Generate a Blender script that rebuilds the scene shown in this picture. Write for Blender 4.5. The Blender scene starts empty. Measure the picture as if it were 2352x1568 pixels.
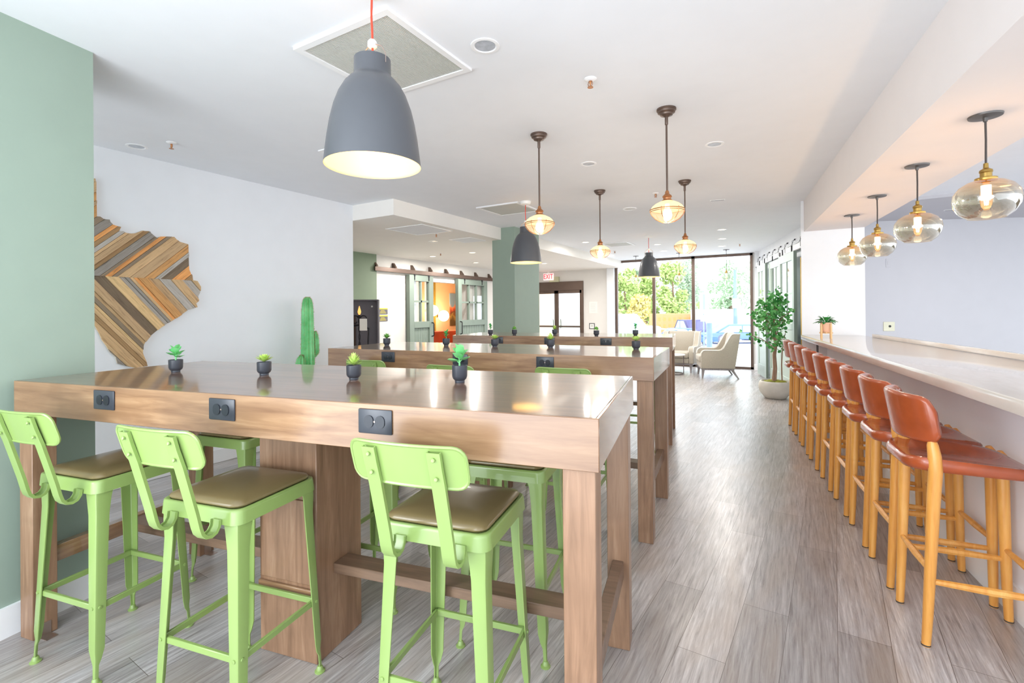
import bpy, bmesh, math, random
from mathutils import Vector, Matrix

COL = bpy.context.collection
rnd = random.Random(11)
PI = math.pi
R = math.radians

# ------------------------------------------------------------------ materials
def srgb(h):
    h = h.lstrip('#')
    v = [int(h[i:i+2], 16)/255 for i in (0, 2, 4)]
    return tuple((c/12.92 if c <= .04045 else ((c+.055)/1.055)**2.4) for c in v) + (1,)

def nodes_of(name):
    m = bpy.data.materials.new(name)
    m.use_nodes = True
    nt = m.node_tree
    return m, nt, nt.nodes['Principled BSDF']

def setp(b, **k):
    names = {'rough': 'Roughness', 'metal': 'Metallic', 'coat': 'Coat Weight', 'coatr': 'Coat Roughness',
             'spec': 'Specular IOR Level', 'trans': 'Transmission Weight', 'ior': 'IOR', 'sheen': 'Sheen Weight'}
    for a, v in k.items():
        b.inputs[names[a]].default_value = v

def coords(nt, scale=(1, 1, 1), rot=(0, 0, 0), kind='Object'):
    tc = nt.nodes.new('ShaderNodeTexCoord')
    mp = nt.nodes.new('ShaderNodeMapping')
    mp.inputs['Scale'].default_value = scale
    mp.inputs['Rotation'].default_value = rot
    nt.links.new(tc.outputs[kind], mp.inputs['Vector'])
    return mp.outputs['Vector']

def noise(nt, vec, scale=5, detail=3, rough=.5, dist=0):
    n = nt.nodes.new('ShaderNodeTexNoise')
    n.inputs['Scale'].default_value = scale
    n.inputs['Detail'].default_value = detail
    n.inputs['Roughness'].default_value = rough
    n.inputs['Distortion'].default_value = dist
    nt.links.new(vec, n.inputs['Vector'])
    return n.outputs['Fac']

def ramp(nt, fac, stops):
    r = nt.nodes.new('ShaderNodeValToRGB')
    e = r.color_ramp.elements
    while len(e) < len(stops): e.new(.5)
    for i, (p, c) in enumerate(stops):
        e[i].position = p; e[i].color = c
    nt.links.new(fac, r.inputs['Fac'])
    return r.outputs['Color']

def mixc(nt, fac, a, b, mode='MIX'):
    m = nt.nodes.new('ShaderNodeMix'); m.data_type = 'RGBA'; m.blend_type = mode
    def put(sock, v):
        if isinstance(v, (tuple, list, float, int)): sock.default_value = v
        else: nt.links.new(v, sock)
    put(m.inputs[0], fac); put(m.inputs[6], a); put(m.inputs[7], b)
    return m.outputs[2]

def bump(nt, b, h, strength=.2, dist=.002):
    n = nt.nodes.new('ShaderNodeBump')
    n.inputs['Strength'].default_value = strength; n.inputs['Distance'].default_value = dist
    nt.links.new(h, n.inputs['Height']); nt.links.new(n.outputs['Normal'], b.inputs['Normal'])

def plain(name, c, rough=.5, var=.06, scale=6, **k):
    """One colour with a faint mottling."""
    m, nt, b = nodes_of(name)
    c = srgb(c) if isinstance(c, str) else c
    lo = tuple(x*(1-var) for x in c[:3])+(1,); hi = tuple(min(1, x*(1+var)) for x in c[:3])+(1,)
    f = noise(nt, coords(nt), scale, 3)
    nt.links.new(ramp(nt, f, [(.3, lo), (.7, hi)]), b.inputs['Base Color'])
    setp(b, rough=rough, **k)
    return m

def wood(name, c1, c2, c3, axis='x', rough=.35, coat=0., boards=0, blotch=.5, fine=14, coatior=1.5, coatr=.06):
    m, nt, b = nodes_of(name)
    sc = {'x': (1.2, fine, fine), 'y': (fine, 1.2, fine), 'z': (fine, fine, 1.2)}[axis]
    v = coords(nt, sc)
    g = noise(nt, v, 2.2, 5, .6, .6)
    base = ramp(nt, g, [(.3, srgb(c1)), (.55, srgb(c2)), (.75, srgb(c3))])
    bl = noise(nt, coords(nt, (1.5, 2.5, 2.5)), 2.2, 2, .5, 1.0)
    base = mixc(nt, ramp(nt, bl, [(.42, (0, 0, 0, 1)), (.62, (blotch, blotch, blotch, 1))]), base, srgb(c1))
    if boards:
        tc = coords(nt)
        sx = nt.nodes.new('ShaderNodeSeparateXYZ'); nt.links.new(tc, sx.inputs[0])
        mu = nt.nodes.new('ShaderNodeMath'); mu.operation = 'MULTIPLY'; mu.inputs[1].default_value = 1/boards
        nt.links.new(sx.outputs['Y'], mu.inputs[0])
        fl = nt.nodes.new('ShaderNodeMath'); fl.operation = 'FLOOR'; nt.links.new(mu.outputs[0], fl.inputs[0])
        wn = nt.nodes.new('ShaderNodeTexWhiteNoise'); wn.noise_dimensions = '1D'
        nt.links.new(fl.outputs[0], wn.inputs['W'])
        base = mixc(nt, .35, base, ramp(nt, wn.outputs['Value'], [(0, srgb(c1)), (1, srgb(c3))]))
        fr = nt.nodes.new('ShaderNodeMath'); fr.operation = 'FRACT'; nt.links.new(mu.outputs[0], fr.inputs[0])
        base = mixc(nt, ramp(nt, fr.outputs[0], [(0, (.6, .6, .6, 1)), (.018, (0, 0, 0, 1))]), base, srgb('#3a2416'))
    nt.links.new(base, b.inputs['Base Color'])
    setp(b, rough=rough, coat=coat, coatr=coatr)
    b.inputs['Coat IOR'].default_value = coatior
    bump(nt, b, g, .05)
    return m

def glass(name, tint, base=.06, edge=.5, rough=.01):
    """Thin pane: mostly clear with a fresnel-like reflection."""
    m = bpy.data.materials.new(name); m.use_nodes = True
    nt = m.node_tree; nt.nodes.clear()
    out = nt.nodes.new('ShaderNodeOutputMaterial')
    t = nt.nodes.new('ShaderNodeBsdfTransparent'); t.inputs['Color'].default_value = tint
    g = nt.nodes.new('ShaderNodeBsdfGlossy'); g.inputs['Roughness'].default_value = rough
    g.inputs['Color'].default_value = (1, 1, 1, 1)
    lw = nt.nodes.new('ShaderNodeLayerWeight'); lw.inputs['Blend'].default_value = .35
    mr = nt.nodes.new('ShaderNodeMapRange')
    mr.inputs['To Min'].default_value = base; mr.inputs['To Max'].default_value = edge
    nt.links.new(lw.outputs['Facing'], mr.inputs['Value'])
    mx = nt.nodes.new('ShaderNodeMixShader')
    nt.links.new(mr.outputs[0], mx.inputs[0]); nt.links.new(t.outputs[0], mx.inputs[1]); nt.links.new(g.outputs[0], mx.inputs[2])
    nt.links.new(mx.outputs[0], out.inputs[0])
    return m

def graded(m, stops):
    nt = m.node_tree
    t = next(n for n in nt.nodes if n.type == 'BSDF_TRANSPARENT')
    sp = nt.nodes.new('ShaderNodeSeparateXYZ'); nt.links.new(coords(nt), sp.inputs[0])
    nt.links.new(ramp(nt, sp.outputs['Z'], stops), t.inputs['Color'])

def glow(name, c, s):
    m, nt, b = nodes_of(name)
    c = srgb(c) if isinstance(c, str) else c
    b.inputs['Base Color'].default_value = c
    b.inputs['Emission Color'].default_value = c
    b.inputs['Emission Strength'].default_value = s
    return m

def glowglass(name, c, s, op):
    """Tinted glass; the bulb light behind it is put in as emission."""
    m = bpy.data.materials.new(name); m.use_nodes = True
    nt = m.node_tree; nt.nodes.clear()
    out = nt.nodes.new('ShaderNodeOutputMaterial')
    t = nt.nodes.new('ShaderNodeBsdfTransparent')
    e = nt.nodes.new('ShaderNodeEmission'); e.inputs['Color'].default_value = srgb(c); e.inputs['Strength'].default_value = s
    mx = nt.nodes.new('ShaderNodeMixShader'); mx.inputs[0].default_value = op
    nt.links.new(t.outputs[0], mx.inputs[1]); nt.links.new(e.outputs[0], mx.inputs[2]); nt.links.new(mx.outputs[0], out.inputs[0])
    return m

def floor_mat():
    m, nt, b = nodes_of('plank_floor')
    rz = R(-87)
    v = coords(nt, rot=(0, 0, rz))
    br = nt.nodes.new('ShaderNodeTexBrick')
    br.offset = .37; br.offset_frequency = 2
    br.inputs['Scale'].default_value = 1
    br.inputs['Brick Width'].default_value = 1.22; br.inputs['Row Height'].default_value = .178
    br.inputs['Mortar Size'].default_value = .0011; br.inputs['Mortar Smooth'].default_value = .3
    br.inputs['Color1'].default_value = (0, 0, 0, 1); br.inputs['Color2'].default_value = (1, 1, 1, 1)
    br.inputs['Mortar'].default_value = (.5, .5, .5, 1)
    nt.links.new(v, br.inputs['Vector'])
    g = noise(nt, coords(nt, (34, 1.7, 1), (0, 0, R(3))), 2.2, 8, .7, .4)
    g2 = noise(nt, coords(nt, (5, 1.3, 1), (0, 0, R(3))), 1.1, 3, .5, .8)
    base = ramp(nt, g, [(.30, srgb('#7a7473')), (.44, srgb('#a39e9e')), (.56, srgb('#b8b4b4')), (.72, srgb('#d6d3d3'))])
    base = mixc(nt, ramp(nt, g2, [(.45, (0, 0, 0, 1)), (.7, (.45, .45, .45, 1))]), base, srgb('#a4917f'))
    tone = ramp(nt, br.outputs['Color'], [(0, (.74, .73, .72, 1)), (1, (1.14, 1.14, 1.14, 1))])
    base = mixc(nt, 1.0, base, tone, 'MULTIPLY')
    base = mixc(nt, br.outputs['Fac'], base, srgb('#5a514b'))
    nt.links.new(base, b.inputs['Base Color'])
    rr = ramp(nt, g, [(.3, (.34, .34, .34, 1)), (.7, (.27, .27, .27, 1))])
    nt.links.new(rr, b.inputs['Roughness'])
    setp(b, spec=1.0)
    bump(nt, b, g, .10, .001)
    return m

def attr_wood():
    m, nt, b = nodes_of('reclaimed_wood')
    a = nt.nodes.new('ShaderNodeAttribute'); a.attribute_name = 'tone'
    ga = nt.nodes.new('ShaderNodeAttribute'); ga.attribute_name = 'grain'
    g = noise(nt, ga.outputs['Vector'], 1.6, 6, .65, 1.2)
    k = ramp(nt, g, [(.3, (.58, .54, .50, 1)), (.46, (.95, .94, .92, 1)), (.65, (1.12, 1.12, 1.12, 1))])
    nt.links.new(mixc(nt, 1.0, a.outputs['Color'], k, 'MULTIPLY'), b.inputs['Base Color'])
    setp(b, rough=.7)
    bump(nt, b, g, .3)
    return m

def leafmat(name, a, c, rough=.45):
    m, nt, b = nodes_of(name)
    f = noise(nt, coords(nt), 9, 2)
    nt.links.new(ramp(nt, f, [(.35, srgb(a)), (.65, srgb(c))]), b.inputs['Base Color'])
    setp(b, rough=rough)
    return m

WHITE = plain('white_wall_paint', '#eceef2', .7, .01)
WALLWARM = plain('warm_white_wall_paint', '#e4e1dd', .7, .01)
CEIL = plain('ceiling_paint', '#eceef2', .8, .01)
SOFFIT = plain('soffit_paint', '#e3dddc', .75, .01)
LAV = plain('pale_lavender_wall_paint', '#c3c1c5', .6, .01)
GREEN = plain('sage_green_paint', '#94a597', .6, .02)
DOORGREEN = plain('sage_door_paint', '#7d8b81', .5, .02)
TRIM = plain('white_trim_paint', '#f2f2f3', .4, .01)
FLOOR = floor_mat()
T_TOP = wood('walnut_stain_top', '#5f4433', '#7b5b44', '#8f6e52', 'x', .28, .8, coatior=1.55, boards=.145, blotch=.35)
T_X = wood('walnut_stain_rail', '#7b583e', '#9a7656', '#af8c6a', 'x', .38, .5, blotch=.5, coatior=1.7, coatr=.22)
T_Y = wood('walnut_stain_cross', '#7b583e', '#9a7656', '#af8c6a', 'y', .26, 1.0, blotch=.4, coatior=1.9, coatr=.05)
T_Z = wood('walnut_stain_post', '#7a5b44', '#967359', '#ab8b70', 'z', .4, .2, blotch=.3)
T_RAIL = wood('dark_stain_rail', '#66503f', '#7d6350', '#8e735e', 'x', .4, .1, blotch=.3)
BLACKPL = plain('black_plastic', '#3a3d45', .3, .03)
SOCKET = plain('black_socket_plastic', '#2b2e35', .2, .03)
STEEL = plain('bracket_steel', '#b9a79e', .35, .05, metal=.9)
LIME = plain('lime_green_enamel', '#8aa35c', .3, .03, spec=.5, coat=.3)
OLIVE = plain('olive_brown_vinyl', '#7c6c48', .30, .1, 5, spec=.7, coat=.2)
TANWOOD = wood('honey_oak', '#da9140', '#eba954', '#f4be70', 'z', .35, .2, blotch=.2)
LEATHER = plain('cognac_leather', '#a44a23', .27, .25, 7, spec=.6, coat=.4)
RUBBER = plain('dark_rubber_glide', '#4a4744', .6)
STONE = wood('beige_quartz', '#d3cac1', '#dcd4cc', '#e3ddd6', 'y', .12, .3, blotch=.3, fine=5)
BRONZE = plain('dark_bronze', '#6a5950', .38, .06, metal=.6)
COPPER = plain('aged_copper', '#b07a52', .35, .08, metal=.8)
BRASS = plain('brushed_brass', '#a98a4c', .32, .06, metal=.9)
DARKMETAL = plain('dark_grey_metal', '#5e5a58', .4, .05, metal=.5)
DOME = plain('charcoal_lamp_enamel', '#505257', .38, .04, coat=.2)
DOMEIN = glow('warm_lamp_lining', '#f7d78c', .42)  # self-glow stands in for the bulb's light on the lining
REDCORD = plain('red_fabric_cord', '#e2462f', .6)
BLACKCORD = plain('black_fabric_cord', '#463f3c', .7)
WHITEPL = plain('white_plastic', '#f0efec', .45, .02)
SMOKE = glass('smoky_globe_glass', (.86, .86, .80, 1), .1, .75)
graded(SMOKE, [(.0, (.74, .73, .66, 1)), (.09, (.80, .76, .64, 1)), (.15, (.92, .70, .44, 1)), (.18, (.92, .62, .34, 1))])  # orange upper tint paints the bulb glow into the glass
CLEARG = glass('clear_globe_glass', (.97, .97, .97, 1), .1, .8)
DOORGLARE = plain('door_paint_with_glare', '#bccbc2', .4, .01)  # window glare on the green door faces is put into this pale tone
PANE = glass('window_glass', (.97, .98, .98, 1), .02, .35)
FROST = glowglass('frosted_lamp_shade', '#ffd9a0', 1.35, .85)
AMBERG = glowglass('amber_lamp_glass', '#ffdca8', 1.0, .45)
BULB = glow('warm_filament_bulb', '#ffd9a0', 14)
FILA = glow('hot_filament', '#ffe2ae', 9)
AMBERB = glowglass('amber_bulb_glass', '#ffb45a', 1.1, .35)
DOWN = glow('lit_downlight_lens', '#ffe9c4', 4)
GRILL = plain('vent_grey', '#cfcfc9', .5, .02)
VENTDARK = plain('vent_shadow_grey', '#8d8d88', .6)
POTBLK = plain('matte_black_ceramic', '#3c3f47', .38, .05)
SOIL = plain('potting_soil', '#43352a', .9, .2, 60)
LEAF_A = leafmat('bright_succulent_leaf', '#3fae4c', '#6fd08a')
LEAF_D = leafmat('fresh_paddle_leaf', '#58bf68', '#9be0a0')
LEAF_B = leafmat('lime_succulent_leaf', '#a9cf52', '#d6ec93')
LEAF_C = leafmat('mid_green_leaf', '#4f9a40', '#86bf58')
FICUS = leafmat('ficus_leaf', '#2f8a3c', '#74c06a', .4)
DARKLEAF = leafmat('deep_green_leaf', '#1f7a34', '#4ca552', .4)
CACTUS = leafmat('cactus_green', '#5cb56a', '#86d490')
SPINE = plain('tan_cactus_spine', '#c9b184', .7)
BARK = wood('grey_brown_bark', '#8a6a55', '#a88a76', '#bda394', 'z', .8, 0)
MOSS = plain('green_moss', '#93943a', .95, .3, 40)
CONCRETE = plain('pale_concrete', '#d4d0c8', .8, .08, 9)
PEACH = plain('peach_ceramic', '#eebfa2', .5, .03)
LIGHTWOOD = wood('pale_maple', '#d9ab72', '#e6bf8b', '#eecda0', 'z', .5, .1, blotch=.2)
CREAM = plain('cream_upholstery', '#b2aa9d', .85, .05, 60, sheen=.3)
PIPING = plain('white_piping', '#f4f1ec', .7)
GREYWOOD = wood('grey_wash_wood', '#8a8486', '#a09a9c', '#b5b0b2', 'z', .45, .1)
CHROME = plain('dull_chrome', '#8b7f80', .25, .03, metal=.9)
RECLAIM = attr_wood()
BLACKIRON = plain('black_wrought_iron', '#26242a', .5, .08, metal=.5)
CHARCOAL = plain('charcoal_panel', '#68656d', .5, .04)
DARKWOODM = plain('dark_brown_stain', '#4a352b', .5, .1)
FLAME = glow('amber_flame_bulb', '#f0b060', .9)
PAPER = plain('white_paper', '#f3f0ea', .8, .01)
YELLOW = plain('yellow_band', '#e3d23c', .5)
SIGNGREY = plain('dark_grey_sign', '#66636e', .5)
REDLET = glow('red_sign_letters', '#f0424a', 1.0)
SIGNWHITE = glow('white_sign_face', '#fbe4e2', .45)
OLIVEBOX = plain('olive_beige_cover', '#c2c1a0', .6)
GREYBOX = plain('pale_plate_cream', '#ddd9bf', .5)
BLACKHOLE = plain('black_port', '#1b1b1d', .5)
WARMLITWALL = plain('warm_lit_wall', '#f6d0a4', .7, .02)  # peach holds the back room's orange lamp light in the colour
CURTAIN = plain('olive_gold_drape', '#b79a45', .8, .1, 20)
REDSOFA = plain('brick_red_upholstery', '#c05532', .7, .06)
GLOBEW = glow('white_glowing_globe', '#fff2d6', 5)

# ------------------------------------------------------------------ geometry
def box(bm, x0, x1, y0, y1, z0, z1, bev=0, mtx=None, seg=1):
    v = [bm.verts.new((x, y, z)) for z in (z0, z1) for y in (y0, y1) for x in (x0, x1)]
    fs = [bm.faces.new([v[i] for i in q]) for q in
          ((0, 2, 3, 1), (4, 5, 7, 6), (0, 1, 5, 4), (2, 6, 7, 3), (0, 4, 6, 2), (1, 3, 7, 5))]
    if mtx is not None:
        for a in v: a.co = mtx @ a.co
    if bev:
        es = list({e for f in fs for e in f.edges})
        bmesh.ops.bevel(bm, geom=es, offset=bev, segments=seg, affect='EDGES', profile=.5)

def prism(bm, poly, z0, z1, mtx=None, bev=0):
    a = [bm.verts.new((x, y, z0)) for x, y in poly]
    b = [bm.verts.new((x, y, z1)) for x, y in poly]
    n = len(poly)
    fs = [bm.faces.new(a[::-1]), bm.faces.new(b)]
    for i in range(n):
        fs.append(bm.faces.new((a[i], a[(i+1) % n], b[(i+1) % n], b[i])))
    if mtx is not None:
        for q in a+b: q.co = mtx @ q.co
    if bev:
        es = [e for e in fs[1].edges] + [e for e in fs[0].edges]
        bmesh.ops.bevel(bm, geom=es, offset=bev, segments=2, affect='EDGES', profile=.5)

def loft(bm, rings, cap0=True, cap1=True, closed=True):
    vs = [[bm.verts.new(p) for p in r] for r in rings]
    n = len(rings[0])
    for a, b in zip(vs, vs[1:]):
        for i in range(n if closed else n-1):
            j = (i+1) % n
            bm.faces.new((a[i], a[j], b[j], b[i]))
    if cap0 and closed: bm.faces.new(vs[0][::-1])
    if cap1 and closed: bm.faces.new(vs[-1])
    return vs

def tube(bm, pts, r, n=8, cap=True, closed=False):
    pts = [Vector(p) for p in pts]
    rs = r if isinstance(r, (list, tuple)) else [r]*len(pts)
    m = len(pts)
    def tan(i):
        a = pts[(i-1) % m] if closed or i > 0 else pts[i]
        b = pts[(i+1) % m] if closed or i < m-1 else pts[i]
        return (b-a).normalized()
    t0 = tan(0)
    up = Vector((0, 0, 1)) if abs(t0.z) < .9 else Vector((1, 0, 0))
    nrm = (up - t0*up.dot(t0)).normalized()
    rings = []
    for i in range(m):
        t = tan(i)
        nrm = (nrm - t*nrm.dot(t)).normalized()
        bi = t.cross(nrm)
        rings.append([pts[i] + (nrm*math.cos(2*PI*k/n) + bi*math.sin(2*PI*k/n))*rs[i] for k in range(n)])
    if closed: rings.append(rings[0]); cap = False
    loft(bm, rings, cap, cap)

def lathe(bm, prof, n=24, at=(0, 0, 0), cap=False, mtx=None):
    at = Vector(at)
    prev = None; made = []
    for r, z in prof:
        if r <= 1e-6:
            ring = [bm.verts.new(at+Vector((0, 0, z)))]
        else:
            ring = [bm.verts.new(at+Vector((r*math.cos(2*PI*k/n), r*math.sin(2*PI*k/n), z))) for k in range(n)]
        made += ring
        if prev:
            if len(prev) == 1 and len(ring) > 1:
                for k in range(n): bm.faces.new((prev[0], ring[(k+1) % n], ring[k]))
            elif len(ring) == 1 and len(prev) > 1:
                for k in range(n): bm.faces.new((prev[k], prev[(k+1) % n], ring[0]))
            else:
                for k in range(n): bm.faces.new((prev[k], prev[(k+1) % n], ring[(k+1) % n], ring[k]))
        elif cap and len(ring) > 1:
            bm.faces.new(ring[::-1])
        prev = ring
    if cap and len(prev) > 1: bm.faces.new(prev)
    if mtx is not None:
        for v in made: v.co = mtx @ v.co

def sweep_yz(bm, path, sec, x0):
    """Sweep a section (a across x, b along the path normal) along a y-z path."""
    rings = []
    m = len(path)
    for i, (y, z) in enumerate(path):
        a = path[max(i-1, 0)]; b = path[min(i+1, m-1)]
        t = Vector((0, b[0]-a[0], b[1]-a[1])).normalized()
        nr = Vector((1, 0, 0)).cross(t)
        rings.append([Vector((x0+s, y, z)) + nr*q for s, q in sec])
    loft(bm, rings)

def rrect(w, h, r, n=5):
    pts = []
    for cx, cy, a0 in ((w-r, h-r, 0), (-w+r, h-r, 90), (-w+r, -h+r, 180), (w-r, -h+r, 270)):
        for k in range(n+1):
            a = R(a0+90*k/n)
            pts.append((cx+r*math.cos(a), cy+r*math.sin(a)))
    return pts

def ring(bm, w, h, f, z0, z1, mtx=None):
    o = [(w, h), (-w, h), (-w, -h), (w, -h)]; n = [(w-f, h-f), (-w+f, h-f), (-w+f, -h+f), (w-f, -h+f)]
    vs = [[bm.verts.new((x, y, z)) for x, y in p] for z in (z0, z1) for p in (o, n)]
    for i in range(4):
        j = (i+1) % 4
        bm.faces.new((vs[0][i], vs[0][j], vs[1][j], vs[1][i])); bm.faces.new((vs[2][i], vs[2][j], vs[3][j], vs[3][i]))
        bm.faces.new((vs[0][i], vs[0][j], vs[2][j], vs[2][i])); bm.faces.new((vs[1][i], vs[1][j], vs[3][j], vs[3][i]))
    if mtx is not None:
        for q in vs:
            for v in q: v.co = mtx @ v.co

def shell(bm, front, back):
    """Close two grids (rows of points) into one solid sheet."""
    F = [[bm.verts.new(p) for p in row] for row in front]
    B = [[bm.verts.new(p) for p in row] for row in back]
    ny, nx = len(F), len(F[0])
    for j in range(ny-1):
        for i in range(nx-1):
            bm.faces.new((F[j][i], F[j][i+1], F[j+1][i+1], F[j+1][i]))
            bm.faces.new((B[j][i+1], B[j][i], B[j+1][i], B[j+1][i+1]))
    for j in range(ny-1):
        bm.faces.new((F[j][0], F[j+1][0], B[j+1][0], B[j][0]))
        bm.faces.new((F[j+1][-1], F[j][-1], B[j][-1], B[j+1][-1]))
    for i in range(nx-1):
        bm.faces.new((F[0][i+1], F[0][i], B[0][i], B[0][i+1]))
        bm.faces.new((F[-1][i], F[-1][i+1], B[-1][i+1], B[-1][i]))

def obj(name, bm, mat, parent=None, smooth=40, loc=None, rz=0, fixn=True):
    if fixn: bmesh.ops.recalc_face_normals(bm, faces=bm.faces[:])
    me = bpy.data.meshes.new(name)
    bm.to_mesh(me); bm.free()
    me.materials.append(mat)
    if smooth:
        me.polygons.foreach_set('use_smooth', [True]*len(me.polygons))
        me.set_sharp_from_angle(angle=R(smooth))
    o = bpy.data.objects.new(name, me)
    COL.objects.link(o)
    if parent is not None: o.parent = parent
    if loc is not None: o.location = loc
    if rz: o.rotation_euler = (0, 0, rz)
    return o

def B(): return bmesh.new()

def boxobj(name, mat, parent, *a, bev=0, **k):
    bm = B(); box(bm, *a, bev=bev); return obj(name, bm, mat, parent, **k)

def tag(o, label, cat, group=None, kind=None):
    o['label'] = label; o['category'] = cat
    if group: o['group'] = group
    if kind: o['kind'] = kind
    return o

def thing(name, label, cat, loc=(0, 0, 0), rz=0, group=None):
    o = bpy.data.objects.new(name, None)
    o.empty_display_size = .1
    COL.objects.link(o)
    o.location = loc; o.rotation_euler = (0, 0, rz)
    return tag(o, label, cat, group)

def struct(name, bm, mat, parent=None, **k):
    o = obj(name, bm, mat, parent, **k)
    o['kind'] = 'structure'
    return o

def dup(root, loc, rz, label, group=None):
    r = root.copy(); COL.objects.link(r)
    r.location = loc; r.rotation_euler = (0, 0, rz)
    r['label'] = label
    if group: r['group'] = group
    for ch in list(root.children):
        c = ch.copy(); COL.objects.link(c); c.parent = r
        for g in list(ch.children):
            d = g.copy(); COL.objects.link(d); d.parent = c
    return r

def lamp(kind, loc, power, color, size=.05, rot=None, name='light'):
    d = bpy.data.lights.new(name, kind)
    d.energy = power; d.color = color
    if kind == 'AREA':
        d.shape = 'DISK'; d.size = size
    else:
        d.shadow_soft_size = size
    o = bpy.data.objects.new(name, d); COL.objects.link(o)
    o.location = loc
    if rot: o.rotation_euler = rot
    return o

# ------------------------------------------------------------------ room shell
HC, HL = 2.61, 2.43
bm = B(); box(bm, -10, 6, -.9, 12.32, -.12, 0); struct('floor', bm, FLOOR)
bm = B(); box(bm, -4.66, 6, -.6, 4.035, HC, HC+.2); box(bm, -3.89, 6, 4.035, 12.32, HC, HC+.2)
struct('ceiling', bm, CEIL)
bm = B(); box(bm, -10, -3.89, 4.035, 12.32, HL, HC+.2)
struct('ceiling_lobby', bm, plain('lobby_ceiling_paint', '#f3efe9', .8, .01))
# long white wall that carries the wooden map
bm = B(); box(bm, -4.70, -4.54, -3.2, 4.035, 0, HC); struct('wall_left', bm, WHITE)
bm = B(); box(bm, -4.54, -4.524, -3.2, 4.035, 0, .12, bev=.004); struct('baseboard_left', bm, TRIM)
# sage green wall end close to the camera
g0 = Vector((-2.938, 1.017)); gd = Vector((.2038, -.979)); gn = Vector((-.979, -.2038))
poly = [g0, g0+gn*.55, g0+gn*.55+gd*1.7, g0+gd*1.7]
bm = B(); prism(bm, [tuple(p) for p in poly], 0, HC); struct('wall_green', bm, GREEN)
o_ = .016
poly = [g0+gd*-.016-gn*o_, g0+gn*.55+gd*-.016, g0+gn*.55, g0, g0+gd*1.7, g0+gd*1.7-gn*o_]
bm = B(); prism(bm, [tuple(p) for p in poly], 0, .125); struct('baseboard_green', bm, TRIM)
# green column in the middle of the room
bm = B(); box(bm, -4.048, -3.657, 6.318, 7.119, 0, HC); struct('column_center', bm, GREEN)
# lobby side wall with the doorway
bm = B()
box(bm, -7.0, -6.85, 4.035, 7.75, 0, HL); box(bm, -7.0, -6.85, 9.55, 12.17, 0, HL); box(bm, -7.0, -6.85, 7.75, 9.55, 2.0, HL)
struct('wall_lobby', bm, WALLWARM)
bm = B(); box(bm, -7.0, -6.80, 5.60, 6.60, 0, HL); struct('column_lobby', bm, plain('olive_green_paint', '#7f9078', .6, .02))
bm = B(); box(bm, -9.45, -4.70, 3.90, 4.035, 0, HL); struct('wall_lobby_back', bm, WALLWARM)
# room beyond the doorway
for nm_, a_ in (('wall_back_room', (-9.45, -9.3, 6.2, 14.5, 0, 2.6)), ('wall_back_room_end', (-9.3, -7.0, 14.4, 14.5, 0, 2.6)), ('wall_back_room_near', (-9.3, -7.0, 6.2, 6.3, 0, 2.6)),
                ('wall_back_room_side', (-7.05, -6.95, 12.33, 14.4, 0, 2.6)), ('floor_back_room', (-9.45, -6.95, 12.33, 14.5, -.12, 0)), ('ceiling_back_room', (-9.45, -6.95, 12.33, 14.5, 2.5, 2.7))):
    bm = B(); box(bm, *a_); struct(nm_, bm, WARMLITWALL)
# window wall: piers, window opening, exit door opening
WY = 12.17
bm = B()
box(bm, -6.95, -6.55, WY, WY+.15, 0, HC); box(bm, -4.93, -4.05, WY, WY+.15, 0, HC); box(bm, -6.55, -4.93, WY, WY+.15, 2.14, HC)
box(bm, -.88, .1, WY, WY+.15, 0, HC)
struct('wall_window', bm, WALLWARM)
bm = B(); box(bm, -4.24, -4.06, WY-.13, WY, 0, HL); struct('trim_1', bm, WHITE)
bm = B(); box(bm, -.83, -.60, WY-.22, WY, 0, HC); struct('trim_2', bm, WHITE)
bm = B(); box(bm, -.85, -.58, WY-.24, WY-.2, 0, .14, bev=.004); struct('baseboard_window', bm, TRIM)
# right-hand wall behind the sliding doors
w0 = Vector((-.80, 12.17)); w1 = Vector((.50, 6.94)); wd = (w1-w0).normalized(); wn = Vector((-wd.y, wd.x))
if wn.x < 0: wn = -wn
bm = B(); prism(bm, [tuple(p) for p in (w0, w0+wn*.15, w1+wn*.15, w1)], 0, HC); struct('wall_right', bm, WHITE)
# pier at the far end of the bar, soffit above the bar
bm = B(); box(bm, .030, .640, 6.68, 7.10, 0, HC); struct('wall_pier', bm, WHITE)
bm = B(); prism(bm, [(.060, 6.685), (.935, -.6), (1.60, -.6), (.642, 6.685)], 2.247, HC+.01)
struct('beam_soffit', bm, SOFFIT)
# space behind the bar
b0 = Vector((.30, 8.29)); b1 = Vector((6, 10.83)); bn = Vector((-.407, .914))
bm = B(); prism(bm, [tuple(p) for p in (b0, b1, b1+bn*.15, b0+bn*.15)], 0, HC); struct('wall_back_bar', bm, LAV)
bm = B(); prism(bm, [(.55, 7.19), (2.4, 7.10), (6, 7.0), (6, 10.9), (.55, 8.45)], HC-.035, HC+.01); struct('ceiling_bar', bm, LAV)
bm = B(); box(bm, .50, .64, 7.10, 8.5, 0, HC); struct('wall_bar_side', bm, LAV)
# half wall under the counter
def bl(y): return .812 - .140*(y-2.85)
bm = B(); prism(bm, [(bl(6.675), 6.675), (bl(-1.5), -1.5), (bl(-1.5)+.15, -1.5), (bl(6.675)+.15, 6.675)], 0, .975)
struct('wall_bar', bm, plain('bar_front_paint', '#f4f7ff', .45, .01))
bm = B(); prism(bm, [(bl(6.675)-.014, 6.675), (bl(-1.5)-.014, -1.5), (bl(-1.5), -1.5), (bl(6.675), 6.675)], 0, .14)
struct('baseboard_bar', bm, TRIM)

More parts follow.
